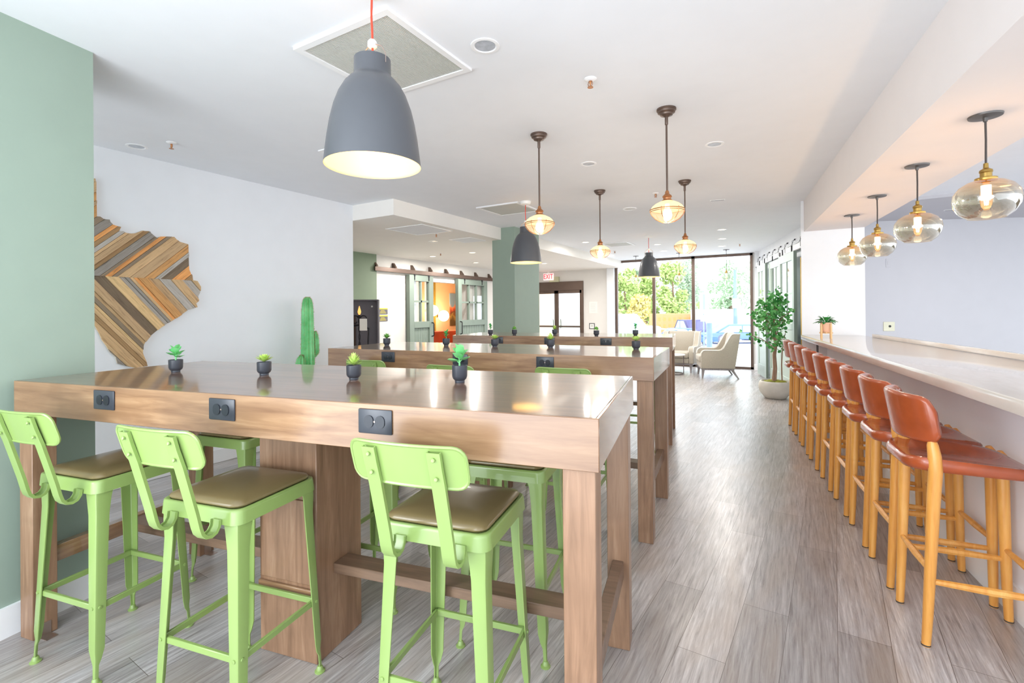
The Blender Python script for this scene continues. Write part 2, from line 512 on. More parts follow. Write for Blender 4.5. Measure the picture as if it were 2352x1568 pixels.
# big window: frame, mullions and panes
bm = B()
XW = [-4.05, -3.074, -2.149, -.88]
fy0, fy1 = WY-.03, WY+.05
box(bm, XW[0], XW[0]+.055, fy0, fy1, 0, HC-.005); box(bm, XW[3]-.055, XW[3], fy0, fy1, 0, HC-.005)
for x in XW[1:3]: box(bm, x-.035, x+.035, fy0, fy1, 0, HC-.005)
box(bm, XW[0], XW[3], fy0, fy1, HC-.055, HC-.005); box(bm, XW[0], XW[3], fy0, fy1, 0, .05)
win = struct('window_1', bm, BRONZE)
for a, c in zip(XW, XW[1:]):
    bm = B(); box(bm, a+.03, c-.03, WY+.008, WY+.012, .05, HC-.05); obj('window_pane', bm, PANE, win)

# exit double door
bm = B()
DX = [-6.53, -5.72, -4.93]
box(bm, DX[0], DX[2], WY-.05, WY+.06, 1.90, 2.14, bev=.004)
box(bm, DX[0], DX[0]+.05, WY-.04, WY+.06, 0, 1.92); box(bm, DX[2]-.045, DX[2], WY-.04, WY+.06, 0, 1.92)
dr = struct('door_1', bm, BRONZE)
for a, c in ((DX[0]+.05, DX[1]), (DX[1], DX[2]-.045)):
    bm = B()
    box(bm, a, a+.06, WY-.02, WY+.03, .01, 1.90); box(bm, c-.06, c, WY-.02, WY+.03, .01, 1.90)
    box(bm, a, c, WY-.02, WY+.03, 1.82, 1.90); box(bm, a, c, WY-.02, WY+.03, .01, .18); box(bm, a, c, WY-.03, WY+.03, .90, .945)
    lf = obj('door_leaf', bm, BRONZE, dr)
    bm = B(); box(bm, a+.05, c-.05, WY+.004, WY+.008, .16, 1.84); obj('door_pane', bm, PANE, lf)
    h = c-.10 if a < -6 else a+.12
    bm = B(); tube(bm, [(h, WY-.02, 1.12), (h+.03, WY-.07, 1.10), (h+.04, WY-.08, 1.0), (h+.03, WY-.07, .90), (h, WY-.02, .88)], .011, 6)
    obj('door_handle', bm, DARKMETAL, lf)

# ------------------------------------------------------------------ communal tables
TL, TW, TH = 2.431, .843, 1.07
def make_table(label, fr, rot):
    t = R(rot)
    cx = fr[0] - TL/2*math.cos(t) - TW/2*math.sin(t); cy = fr[1] - TL/2*math.sin(t) + TW/2*math.cos(t)
    root = thing('bar_table', label, 'table', (cx, cy, 0), t, 'tall communal tables')
    hx, hy = TL/2, TW/2
    boxobj('tabletop', T_TOP, root, -hx+.0085, hx-.0085, -hy+.0085, hy-.0085, TH-.022, TH, bev=.0008)
    ap = TH-.135; at_ = .0082
    for nm, mt, a in (('apron', T_X, (-hx, hx, -hy, -hy+at_, ap, TH-.0003)), ('apron', T_X, (-hx, hx, hy-at_, hy, ap, TH-.0003)),
                      ('apron', T_Y, (-hx, -hx+at_, -hy+at_+.0004, hy-at_-.0004, ap, TH-.0003)), ('apron', T_Y, (hx-at_, hx, -hy+at_+.0004, hy-at_-.0004, ap, TH-.0003))):
        boxobj(nm, mt, root, *a, bev=.0015)
    lw = .085
    for sx in (-1, 1):
        for sy in (-1, 1):
            x0 = sx*(hx-.012); y0 = sy*(hy-.012)
            leg = boxobj('leg', T_Z, root, min(x0, x0-sx*lw), max(x0, x0-sx*lw), min(y0, y0-sy*lw), max(y0, y0-sy*lw), 0, TH-.02, bev=.002)
            if sx < 0:
                bm = B()
                xe = x0-sx*lw
                box(bm, xe, xe+.003, y0-sy*.06, y0-sy*.02, 0, .055); box(bm, xe, xe+.05, y0-sy*.06, y0-sy*.02, 0, .003)
                obj('floor_bracket', bm, STEEL, leg)
    for sx in (-1, 1):
        x0 = sx*(hx-.034)
        boxobj('side_stretcher', T_RAIL if sx > 0 else T_Y, root, min(x0, x0-sx*.042), max(x0, x0-sx*.042), -hy+.095, hy-.095, .28, .35, bev=.002)
    px0, px1, py0, py1 = TL/2-1.407, TL/2-1.125, -hy+.283, -hy+.553
    pd = boxobj('pedestal', T_Z, root, px0, px1, py0, py1, 0, TH-.02, bev=.003)
    bm = B(); box(bm, px0+.012, px1-.012, py0-.006, py0, .30, .62, bev=.002); obj('access_panel', bm, T_Z, pd)
    bm = B(); box(bm, px0+.002, px1-.002, py0-.012, py0, .262, .285, bev=.003); obj('molding', bm, T_X, pd)
    boxobj('footrest_beam', T_RAIL, root, px1, hx-.074, -.046, .044, .305, .345, bev=.002)
    boxobj('footrest_beam', T_RAIL, root, -hx+.074, px0, -.046, .044, .305, .345, bev=.002)
    for u in (1.859, 1.262, .656):
        x = hx-u
        bm = B(); box(bm, x-.058, x+.058, -hy-.006, -hy, 1.02-.036, 1.02+.036, bev=.0035, seg=2)
        pl = obj('outlet', bm, BLACKPL, root)
        for s in (-1, 1):
            bm = B()
            prism(bm, [(a+x+s*.0195, b+1.02) for a, b in rrect(.0155, .0185, .0148, 4)], 0, .003, Matrix(((1, 0, 0, 0), (0, 0, -1, -hy-.006), (0, 1, 0, 0), (0, 0, 0, 1))))
            so = obj('socket', bm, SOCKET, pl)
        bm = B(); lathe(bm, [(.003, 0), (.003, .002), (0, .0025)], 8, mtx=Matrix(((1, 0, 0, x), (0, 0, -1, -hy-.006), (0, 1, 0, 1.02), (0, 0, 0, 1))))
        obj('cover_screw', bm, STEEL, pl)
    return root
TABS = [((-.433, 1.161), 10.82), ((-.716, 2.81), 6.63), ((-1.078, 4.968), 9.9)]
TLAB = ['tall walnut-stained communal table nearest the camera with four potted succulents',
        'tall walnut-stained communal table second from the camera, between two others',
        'tall walnut-stained communal table farthest back, in front of the big window']
for l, (fr, rot) in zip(TLAB, TABS): make_table(l, fr, rot)
def at_table(k, u, v):
    (fx, fy), rot = TABS[k]; t = R(rot)
    return fx - u*math.cos(t) - v*math.sin(t), fy - u*math.sin(t) + v*math.cos(t)

# ------------------------------------------------------------------ lime green stools
def make_green(label):
    root = thing('counter_stool', label, 'stool', (0, 0, 0), 0, 'lime green counter stools')
    # cushion
    rings = []
    for inset, z in ((.022, .726), (.010, .730), (.006, .737), (.010, .744), (.030, .752), (.070, .757), (.120, .759)):
        rings.append([(x, y, z) for x, y in rrect(.168-inset, .168-inset, max(.034-inset*.2, .012), 4)])
    bm = B(); loft(bm, rings); obj('seat_cushion', bm, OLIVE, root, 60)
    # pressed frame: outside skirt, rolled top edge, inner lip
    rings = []
    for w, z in ((.170, .682), (.176, .684), (.1735, .720), (.172, .728), (.168, .731), (.160, .729), (.158, .715), (.167, .690)):
        rings.append([(x, y, z) for x, y in rrect(w, w, .034, 5)])
    bm = B(); loft(bm, rings, False, False)
    vs = [(x, y, .726) for x, y in rrect(.162, .162, .03, 5)]
    bm.faces.new([bm.verts.new(p) for p in vs]); obj('seat_frame', bm, LIME, root, 50)
    def corner(z): return .187 - .026*z/.69
    for sx in (-1, 1):
        for sy in (-1, 1):
            rings = []
            for z, f in ((.695, .060), (.66, .052), (.60, .044), (.30, .037), (.12, .033), (.085, .022), (.065, .013), (.015, .012)):
                c = corner(z) + (.004 if z > .6 else 0); th = .0035
                if z < .1: c -= .004
                P = lambda dx, dy: (sx*(c-dx), sy*(c-dy), z)
                e = min(.008, f*.3)
                rings.append([P(f, 0), P(e, 0), P(e*.3, e*.3), P(0, e), P(0, f), P(th, f), P(th, th+e*.4), P(th+e*.4, th), P(f, th)])
            bm = B(); loft(bm, rings)
            zb = .27; c = corner(zb)
            lathe(bm, [(.0065, -.001), (.006, .003), (0, .0045)], 8, mtx=Matrix.Translation((sx*(c-.016), sy*c, zb)) @ Matrix.Rotation(R(-90*sy), 4, 'X'))
            lathe(bm, [(.0065, -.001), (.006, .003), (0, .0045)], 8, mtx=Matrix.Translation((sx*c, sy*(c-.016), zb)) @ Matrix.Rotation(R(90*sx), 4, 'Y'))
            leg = obj('leg', bm, LIME, root, 30)
            cf = corner(.01)-.01
            bm = B(); lathe(bm, [(.019, 0), (.019, .004), (.013, .008), (.011, .018), (.008, .022), (0, .023)], 14, (sx*cf, sy*cf, 0), cap=True)
            obj('foot_glide', bm, LIME, leg)
    c = corner(.265)
    for k in range(4):
        m = Matrix.Rotation(R(90*k), 4, 'Z')
        bm = B(); box(bm, -c+.006, c-.006, c-.018, c-.006, .256, .278, bev=.002, mtx=m); obj('crossbar', bm, LIME, root)
    # curved back rest with rolled rim
    H0, H1, WB, rr = .892, 1.004, .170, .032
    def bp(s, t, off):
        d = min(t, 1-t)*(H1-H0)
        w = WB - (rr - math.sqrt(max(0, rr*rr-(rr-d)**2)) if d < rr else 0)
        x = s*w
        return (x, -.290 - .034*t + .020*(x/WB)**2 + off, H0+(H1-H0)*t)
    ts = [0, .02, .06, .13, .22, .35, .5, .65, .78, .87, .94, .98, 1]
    ss = [-1+2*i/16 for i in range(17)]
    bm = B(); shell(bm, [[bp(s, t, .003) for s in ss] for t in ts], [[bp(s, t, -.002) for s in ss] for t in ts])
    rim = [bp(-1, t, 0) for t in ts] + [bp(s, 1, 0) for s in ss[1:]] + [bp(1, t, 0) for t in ts[::-1][1:]] + [bp(s, 0, 0) for s in ss[::-1][1:-1]]
    tube(bm, rim, .0048, 6, closed=True)
    br = obj('backrest', bm, LIME, root, 50)
    path = [(-.3295, .992), (-.3285, .988), (-.318, .95), (-.300, .895), (-.288, .85), (-.272, .79), (-.259, .74), (-.250, .70), (-.243, .678), (-.229, .662), (-.209, .657), (-.191, .664), (-.180, .680), (-.177, .70)]
    sec = [(-.019, 0), (-.019, .010), (-.016, .010), (-.016, .003), (.016, .003), (.016, .010), (.019, .010), (.019, 0)]
    for s in (-1, 1):
        bm = B(); sweep_yz(bm, path, sec, s*.095)
        bk = obj('back_bracket', bm, LIME, root, 30)
        for z, y in ((.974, -.327), (.922, -.312)):
            bm = B(); lathe(bm, [(.006, 0), (.0055, .004), (.003, .0055), (0, .0055)], 8, mtx=Matrix.Translation((s*.095, y, z)) @ Matrix.Rotation(R(75), 4, 'X'))
            obj('bolt', bm, LIME, bk)
    return root
GS = [  # table, u, v, facing (0 = towards +v), label
    (0, 2.00, .12, 0, 'lime green metal stool at the nearest table, beside the sage green wall'),
    (0, 1.272, .085, 0, 'lime green metal stool in front of the nearest table\'s wooden pedestal'),
    (0, .478, .175, 0, 'lime green metal stool at the nearest table\'s near right corner, back towards the camera'),
    (0, 1.97, .735, 180, 'lime green stool on the far side of the nearest table, seen beyond the second stool'),
    (0, 1.21, .835, 180, 'lime green stool tucked behind the nearest table\'s pedestal, only its legs showing'),
    (0, .48, .735, 180, 'lime green stool facing the camera under the nearest table\'s right end'),
    (1, 1.965, .175, 0, 'lime green stool back showing above the nearest tabletop, leftmost of three, at the second table'),
    (1, 1.212, .075, 0, 'lime green stool back showing above the nearest tabletop, middle of three, at the second table'),
    (1, .505, .175, 0, 'lime green stool back showing above the nearest tabletop, rightmost of three, at the second table'),
    (1, 1.95, .70, 180, 'lime green stool on the far side of the second table, left end'),
    (1, 1.21, .80, 180, 'lime green stool on the far side of the second table, behind its pedestal'),
    (1, .52, .72, 180, 'lime green stool on the far side of the second table, right end'),
    (2, .34, -.12, 0, 'lime green stool at the farthest table, its leg showing between two second-table legs'),
    (2, .98, -.10, 0, 'lime green stool at the farthest table, sliver of its back rest above the second tabletop'),
]
g0_ = make_green(GS[0][4])
for i, (k, u, v, fl, lab) in enumerate(GS):
    x, y = at_table(k, u, v); rz = R(TABS[k][1]+fl)
    if i == 0: g0_.location = (x, y, 0); g0_.rotation_euler = (0, 0, rz)
    else: dup(g0_, (x, y, 0), rz, lab)

# ------------------------------------------------------------------ leather bar stools
def make_tan(label):
    root = thing('bar_stool', label, 'bar stool', (0, 0, 0), 0, 'cognac leather bar stools along the counter')
    cy = .2   # local origin sits between the rear legs
    def out(inset):
        return rrect(.186-inset, .212-inset, .095-inset*.5, 6)
    rings = []
    for ins, z, sag in ((.030, .690, .2), (.010, .692, .4), (.0, .704, .6), (.0, .722, .9), (.006, .733, 1), (.03, .737, 1), (.075, .735, 1), (.13, .732, 1)):
        rings.append([(x, y+cy-.046, z + sag*(.028*(x/.197)**2 - .012 + .010*(-y/.206))) for x, y in out(ins)])
    bm = B(); loft(bm, rings); obj('seat', bm, LEATHER, root, 60)
    for s in (-1, 1):
        bm = B()
        tube(bm, [(s*.156, 0, 0), (s*.160, .006, .12), (s*.170, .026, .60), (s*.176, .030, .70), (s*.175, .028, .76), (s*.170, .024, .80), (s*.168, .022, .825)], [.0155, .0175, .0225, .0235, .0225, .019, .012], 12)
        lg = obj('rear_leg', bm, TANWOOD, root)
        bm = B(); lathe(bm, [(.0150, -.0), (.0162, .004), (.0162, .008)], 12, (s*.156, 0, 0), cap=True); obj('leg_glide', bm, RUBBER, lg)
        bm = B()
        tube(bm, [(s*.160, .378, 0), (s*.164, .375, .12), (s*.174, .368, .62), (s*.176, .364, .705), (s*.176, .360, .722)], [.0155, .0175, .0225, .020, .010], 12)
        lg = obj('front_leg', bm, TANWOOD, root)
        bm = B(); lathe(bm, [(.0150, 0), (.0162, .004), (.0162, .008)], 12, (s*.160, .378, 0), cap=True); obj('leg_glide', bm, RUBBER, lg)
        bm = B(); tube(bm, [(s*.162, .012, .262), (s*.170, .2, .262), (s*.168, .372, .262)], [.011, .0155, .011], 8); obj('side_stretcher', bm, TANWOOD, root)
    bm = B(); tube(bm, [(-.162, .012, .305), (0, .012, .305), (.162, .012, .305)], [.010, .0150, .010], 8); obj('rear_stretcher', bm, TANWOOD, root)
    bm = B(); tube(bm, [(-.166, .372, .305), (0, .372, .305), (.166, .372, .305)], [.010, .0150, .010], 8); obj('front_stretcher', bm, TANWOOD, root)
    # wrap-around leather back
    rings = []
    RA, yc = .272, .232
    for i in range(25):
        f = -1+2*i/24; ph = f*R(46)
        e = max(0, (abs(f)-.78)/.22)
        top = .995 - .004*abs(f) - .050*(1-math.sqrt(max(0, 1-e*e))); bot = .798 + .012*abs(f) + .030*(1-math.sqrt(max(0, 1-e*e)))
        th = .019*(1-.35*e)
        ring = []
        for a, b in rrect(th, (top-bot)/2, min(th*.95, .016), 3):
            z = (top+bot)/2 + b
            rad = RA + a
            ring.append((rad*math.sin(ph), yc - rad*math.cos(ph) - .16*(z-.83), z))
        rings.append(ring)
    bm = B(); loft(bm, rings); obj('backrest', bm, LEATHER, root, 60)
    return root
TS = [(.405, 2.66), (.347, 3.09), (.292, 3.525), (.234, 3.965), (.170, 4.43), (.100, 4.94), (.040, 5.405), (-.018, 5.865), (-.080, 6.33)]
ORD = ['nearest the camera at the bar counter', 'second from the camera', 'third from the camera', 'fourth from the camera', 'fifth from the camera, middle of the row',
       'fourth from the far end', 'third from the far end', 'next to last at the far end', 'farthest, beside the potted ficus tree']
t0_ = None
for i, (x, y) in enumerate(TS):
    lab = 'cognac leather bar stool with honey wood legs, ' + ORD[i]
    rz = R(7.0-90)     # faces the counter
    if t0_ is None:
        t0_ = make_tan(lab); t0_.location = (x, y, 0); t0_.rotation_euler = (0, 0, rz)
    else: dup(t0_, (x, y, 0), rz, lab)

# ------------------------------------------------------------------ counter
def cf(y): return .044 + (.623-.044)*(6.49-y)/(6.49-2.19)
def cr(y): return .655 + (1.107-.655)*(6.49-y)/(6.49-3.887)
root = thing('countertop', 'long pale beige stone bar counter along the right side', 'counter', (0, 0, 0))
bm = B(); prism(bm, [(cf(6.675), 6.675), (cf(-1.5), -1.5), (cr(-1.5), -1.5), (cr(6.675), 6.675)], .985, 1.04, bev=.004); obj('stone_top', bm, STONE, root)
bm = B(); prism(bm, [(cr(6.30)-.03, 6.30), (cr(-1.5)-.03, -1.5), (cr(-1.5), -1.5), (cr(6.30), 6.30)], 1.0405, 1.075, bev=.003); obj('backsplash', bm, STONE, root)
bm = B(); box(bm, .165, .185, 6.36, 6.38, .86, .984); box(bm, .10, .23, 6.36, 6.38, .972, .984); obj('support_bracket', bm, DARKMETAL, root)

# ------------------------------------------------------------------ small potted succulents
def leaf_blade(bm, base, d, up, length, width, curl=.3, n=5):
    """Pointed blade bent upward from base along d."""
    d = Vector(d).normalized(); up = Vector(up).normalized()
    side = d.cross(up).normalized()
    rows = []
    for i in range(n+1):
        t = i/n
        p = Vector(base) + d*length*t + up*length*curl*t*t
        w = width*math.sin(PI*min(.98, .18+.8*t))**.8*(1 if t < .98 else .05)
        rows.append([p - side*w + up*w*.35, p, p + side*w + up*w*.35])
    vs = [[bm.verts.new(q) for q in r] for r in rows]
    for a, b in zip(vs, vs[1:]):
        for k in range(2): bm.faces.new((a[k], a[k+1], b[k+1], b[k]))

def leaf_disc(bm, c, nrm, r, cup=.25, stretch=1.25, axis=None):
    nrm = Vector(nrm).normalized()
    ax = Vector(axis) if axis is not None else Vector((1, 0, 0))
    ax = (ax - nrm*ax.dot(nrm))
    ax = ax.normalized() if ax.length > 1e-4 else nrm.orthogonal().normalized()
    sd = nrm.cross(ax)
    ctr = bm.verts.new(Vector(c) - nrm*r*cup*.5)
    ring = [bm.verts.new(Vector(c) + ax*math.cos(a)*r*stretch + sd*math.sin(a)*r + nrm*r*cup*.5*abs(math.sin(a))) for a in [2*PI*k/8 for k in range(8)]]
    for k in range(8): bm.faces.new((ctr, ring[k], ring[(k+1) % 8]))

def make_pot(kind, seed, label, loc, rz, k=1.0):
    rn = random.Random(seed)
    root = thing('potted_succulent', label, 'potted plant', loc, rz, 'small succulents in black pots on the tables')
    bm = B(); lathe(bm, [(0, 0), (.018*k, 0), (.019*k, .004), (.0185*k, .007), (.026*k, .014), (.029*k, .022), (.0295*k, .056*k+.001), (.0285*k, .058), (.0265*k, .056), (.026*k, .050), (0, .050)], 24); obj('pot', bm, POTBLK, root, 40)
    bm = B(); lathe(bm, [(.0255*k, .0495), (.018*k, .052), (0, .053)], 14); obj('soil', bm, SOIL, root)
    bm = B(); mt = LEAF_B
    if kind == 'paddle':
        mt = LEAF_A if seed else LEAF_D
        if seed == 3: mt = LEAF_D
        tube(bm, [(0, 0, .05), (.001, 0, .075), (0, .001, .10)], [.004, .003, .002], 6)
        for j in range(9):
            a = j*2.4 + rn.uniform(-.3, .3); h = .070+.0035*j; el = .15+.12*j
            d = Vector((math.cos(a)*math.cos(el), math.sin(a)*math.cos(el), math.sin(el)))
            ln = .028-.0010*j
            tube(bm, [(0, 0, h-.006), Vector((0, 0, h))+d*ln*.4], .0018, 5)
            leaf_disc(bm, Vector((0, 0, h))+d*ln*.9, Vector((-math.cos(a)*math.sin(el), -math.sin(a)*math.sin(el), math.cos(el)+.1)), .0205-.0005*j, .45, 1.15, d)
    elif kind == 'spiky':
        for j in range(34):
            a = j*2.4; el = R(10+72*j/34+rn.uniform(-5, 5))
            d = (math.cos(a)*math.cos(el), math.sin(a)*math.cos(el), math.sin(el))
            leaf_blade(bm, (0, 0, .058+.0002*j), d, (-math.cos(a)*math.sin(el), -math.sin(a)*math.sin(el), math.cos(el)), .036+.012*(j/34), .0058, .12)
    elif kind == 'rosette':
        for j in range(26):
            a = j*2.4; el = R(14+56*j/26)
            d = (math.cos(a)*math.cos(el), math.sin(a)*math.cos(el), math.sin(el))
            leaf_blade(bm, (0, 0, .059), d, (-math.cos(a)*math.sin(el), -math.sin(a)*math.sin(el), math.cos(el)), .044-.0004*j, .0085, .18)
    elif kind == 'agave':
        mt = LEAF_C
        for j in range(16):
            a = j*2.4; el = R(18+58*j/16)
            d = (math.cos(a)*math.cos(el), math.sin(a)*math.cos(el), math.sin(el))
            leaf_blade(bm, (0, 0, .058), d, (-math.cos(a)*math.sin(el), -math.sin(a)*math.sin(el), math.cos(el)), .046, .0085, .15)
    elif kind == 'sprout':
        mt = LEAF_A
        tube(bm, [(0, 0, .05), (.002, .001, .08), (0, 0, .112)], [.003, .0026, .002], 6)
        for j in range(14):
            a = j*2.4; h = .07+.003*j; el = .15+.05*j
            leaf_blade(bm, (0, 0, h), (math.cos(a)*math.cos(el), math.sin(a)*math.cos(el), math.sin(el)), (0, 0, 1), .032, .0085, .1)
    elif kind == 'jade':
        mt = LEAF_C
        for j in range(20):
            a = j*2.4; h = .066+.0014*j; rr_ = .022*(1-j/40)
            leaf_disc(bm, (rr_*math.cos(a), rr_*math.sin(a), h), (math.cos(a), math.sin(a), 1.3), .009, .3, 1.2, (math.cos(a), math.sin(a), .4))
    obj('leaves', bm, mt, root, 60, fixn=False)
    return root
PL_ = [
    ('paddle', (-2.521, 1.178), 'black pot with broad paddle leaves, leftmost on the nearest table'),
    ('rosette', (-2.030, 1.302), 'black pot with flat pale green rosette, second from left on the nearest table'),
    ('spiky', (-1.560, 1.386), 'black pot with spiky lime green succulent on the nearest table'),
    ('paddle', (-1.123, 1.514), 'black pot with tall rounded bright green leaves, rightmost on the nearest table'),
    ('agave', (-2.926, 2.947), 'black pot with upright pointed green leaves, leftmost on the second table'),
    ('sprout', (-2.448, 3.122), 'black pot with leggy green sprout, second from left on the second table'),
    ('rosette', (-2.023, 3.182), 'black pot with pale open rosette, middle of five on the second table'),
    ('spiky', (-1.592, 3.274), 'black pot with spiky pale succulent, fourth from left on the second table'),
    ('rosette', (-.978, 3.368), 'black pot with yellow-green rosette, rightmost on the second table'),
    ('sprout', (-3.092, 4.772), 'black pot with leafy sprout, leftmost on the farthest table'),
    ('jade', (-2.828, 4.871), 'black pot with low pale tuft, in front of the green column on the farthest table'),
    ('spiky', (-2.411, 5.07), 'black pot with pale spiky tuft, in front of the exit door on the farthest table'),
    ('jade', (-1.878, 4.989), 'black pot with small jade leaves on the farthest table, below the framed wall control'),
    ('sprout', (-1.517, 5.206), 'black pot with dark leggy sprout, rightmost on the farthest table'),
]
for i, (kd, (x, y), lab) in enumerate(PL_):
    o = make_pot(kd, i, lab, (x, y, TH), i*1.3)
    if i == 3: o.scale = (1, 1, 1.15)
    if i >= 9: o.scale = (1.02, 1.02, 1.02)
# ------------------------------------------------------------------ pendants
def make_dome(label, loc):
    """Charcoal bell pendant; origin at the rim centre."""
    root = thing('dome_pendant', label, 'pendant lamp', loc, 0, 'charcoal dome pendants')
    up = HC - loc[2]
    pr = [(.1815, 0), (.1805, .012), (.176, .05), (.169, .105), (.159, .165), (.146, .220), (.128, .270), (.107, .308), (.086, .332), (.0735, .342), (.0695, .352), (.069, .412)]
    bm = B(); lathe(bm, pr, 48)
    lathe(bm, [(.069, .412), (.066, .412)], 48); obj('lamp_shade', bm, DOME, root, 60, fixn=False)
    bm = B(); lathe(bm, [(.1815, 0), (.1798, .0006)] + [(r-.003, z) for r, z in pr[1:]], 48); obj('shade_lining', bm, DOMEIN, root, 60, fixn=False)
    bm = B(); tube(bm, [(.069, 0, .385), (.069, 0, .42), (.05, 0, .452), (.018, 0, .468), (0, 0, .472), (-.018, 0, .468), (-.05, 0, .452), (-.069, 0, .42), (-.069, 0, .385)], .0022, 6)
    obj('wire_bail', bm, STEEL, root)
    bm = B(); lathe(bm, [(0, .456), (.013, .458), (.018, .463), (.018, .480), (.012, .488), (0, .490)], 16); obj('cord_plug', bm, WHITEPL, root)
    bm = B(); tube(bm, [(0, 0, .36), (.001, 0, .44), (0, 0, .52), (-.004, 0, .58), (0, 0, up-.03)], .0042, 8); obj('cord', bm, REDCORD, root)
    bm = B(); lathe(bm, [(.02, up-.040), (.055, up-.030), (.062, up-.012), (.062, up)], 24, cap=True); obj('canopy', bm, WHITEPL, root)
    bm = B(); lathe(bm, [(0, .10), (.022, .108), (.031, .132), (.030, .155), (.016, .19), (.015, .22), (0, .22)], 16); obj('bulb', bm, glow('soft_bulb', '#fff0c8', 5), root)
    lamp('POINT', (loc[0], loc[1], loc[2]+.09), 2.5, (1, .88, .62), .04)
make_dome('charcoal bell pendant with red cord hanging above the nearest table', (-1.413, 1.358, 1.905))
make_dome('charcoal bell pendant hanging in front of the green column', (-2.717, 4.961, 1.902))
make_dome('charcoal bell pendant hanging before the big window, the farthest of three', (-2.189, 8.344, 1.906))

def make_cage(label, loc):
    root = thing('caged_pendant', label, 'pendant lamp', (loc[0], loc[1], HC), 0, 'caged glass pendants on dark rods')
    bm = B(); lathe(bm, [(.060, 0), (.060, -.010), (.055, -.013), (.053, -.024), (.041, -.031), (.038, -.040), (.020, -.046), (.012, -.052), (.0105, -.052)], 28)
    obj('canopy', bm, BRONZE, root, 35)
    bm = B(); lathe(bm, [(.0105, -.05), (.0105, -.095), (.0085, -.10), (.0062, -.102), (.0062, -.535)], 12); obj('rod', bm, BRONZE, root)
    bm = B(); lathe(bm, [(.008, -.515), (.012, -.525), (.013, -.535), (.027, -.548), (.030, -.556), (.024, -.560), (.024, -.572), (.033, -.578), (.035, -.585)], 24); obj('socket_cap', bm, COPPER, root, 35)
    bm = B(); lathe(bm, [(.030, -.580), (.050, -.588), (.074, -.600), (.092, -.615), (.101, -.630), (.102, -.638)], 32); obj('glass_shade', bm, FROST, root, 60)
    bm = B(); lathe(bm, [(.101, -.644), (.093, -.666), (.073, -.690), (.046, -.706), (.012, -.714)], 32); obj('lower_glass', bm, AMBERG, root, 60)
    bm = B()
    tube(bm, [(.104*math.cos(a), .104*math.sin(a), -.637) for a in [2*PI*k/32 for k in range(32)]], .0032, 6, closed=True)
    tube(bm, [(.104*math.cos(a), .104*math.sin(a), -.648) for a in [2*PI*k/32 for k in range(32)]], .0025, 6, closed=True)
    for k in range(6):
        a = 2*PI*k/6+.4; c, s = math.cos(a), math.sin(a)
        tube(bm, [(r*c, r*s, z) for r, z in ((.104, -.630), (.106, -.648), (.096, -.670), (.075, -.694), (.046, -.711), (.010, -.718))], .0024, 6)
    obj('wire_cage', bm, COPPER, root)
    bm = B(); lathe(bm, [(.013, -.60), (.014, -.625), (.026, -.65), (.030, -.672), (.024, -.692), (.010, -.704), (0, -.707)], 16); obj('bulb', bm, BULB, root)
    lamp('POINT', (loc[0], loc[1], HC-.735), 7, (1, .85, .68), .10)
for lab, p in (('caged glass pendant on a dark rod, second nearest, in front of a dome pendant', (-1.598, 3.125)), ('caged glass pendant on a dark rod, nearest and largest of four', (-.710, 3.157)),
               ('caged glass pendant on a dark rod, the smallest and leftmost of the farther pair', (-1.803, 4.926)), ('caged glass pendant on a dark rod, the right one of the farther pair', (-.956, 5.004))):
    make_cage(lab, p)

def make_globe(label, loc, ceil, zb, k, mat, group, lit=True):
    """Blown glass globe with a flat open base; zb is the height of the base."""
    root = thing('globe_pendant', label, 'pendant lamp', (loc[0], loc[1], zb), 0, group)
    up = ceil - zb
    g = [(.070, 0), (.098, .022), (.118, .055), (.1245, .088), (.119, .120), (.099, .150), (.070, .170), (.040, .179), (.026, .180)]
    bm = B(); lathe(bm, [(r*k, z*k) for r, z in g], 40); obj('glass_globe', bm, mat, root, 80)
    t = .176*k
    bm = B(); lathe(bm, [(.040*k, t), (.042*k, t+.004), (.041*k, t+.013*k), (.026*k, t+.014*k), (.022*k, t+.018*k), (.022*k, t+.036*k), (.025*k, t+.040*k), (.024*k, t+.050*k), (.010*k, t+.060*k), (.009*k, t+.082*k), (.0045*k, t+.084*k)], 24); obj('brass_socket', bm, BRASS, root, 35)
    bm = B(); tube(bm, [(0, 0, t+.08*k), (.0012, 0, (t+.08*k+up)/2), (0, 0, up-.005)], .0045*k, 8); obj('cord', bm, BLACKCORD, root)
    bm = B(); lathe(bm, [(.008, up-.030), (.010, up-.012), (.062, up-.008), (.064, up)], 28, cap=True); obj('canopy', bm, DARKMETAL, root)
    bm = B(); lathe(bm, [(.012*k, t-.005), (.013*k, t-.03*k), (.021*k, t-.05*k), (.024*k, t-.085*k), (.020*k, t-.115*k), (.010*k, t-.138*k), (0, t-.140*k)], 16)
    bl_ = obj('bulb', bm, AMBERB, root, 60)
    bm = B(); lathe(bm, [(0, t-.020*k), (.019*k, t-.022*k), (.019*k, t-.072*k), (0, t-.074*k)], 10); obj('filament', bm, FILA, bl_)
    bm = B()
    for j in range(5):
        a = 2*PI*j/5; tube(bm, [(.010*k*math.cos(a), .010*k*math.sin(a), t-.075*k), (.006*k*math.cos(a), .006*k*math.sin(a), t-.115*k)], .0014*k, 4)
    obj('filament', bm, FILA, bl_)
    if lit: lamp('POINT', (loc[0], loc[1], zb+.05*k), 4*k, (1, .82, .66), .03)
for lab, p in (('smoky glass globe pendant above the bar, nearest and largest of four', (.768, 3.123)), ('smoky glass globe pendant above the bar, second from the camera', (.657, 3.987)),
               ('smoky glass globe pendant above the bar, third from the camera', (.553, 4.893)), ('smoky glass globe pendant above the bar, farthest and smallest of four', (.452, 5.76))):
    make_globe(lab, p, 2.247, 1.762, 1.0, SMOKE, 'smoky globe pendants above the bar')
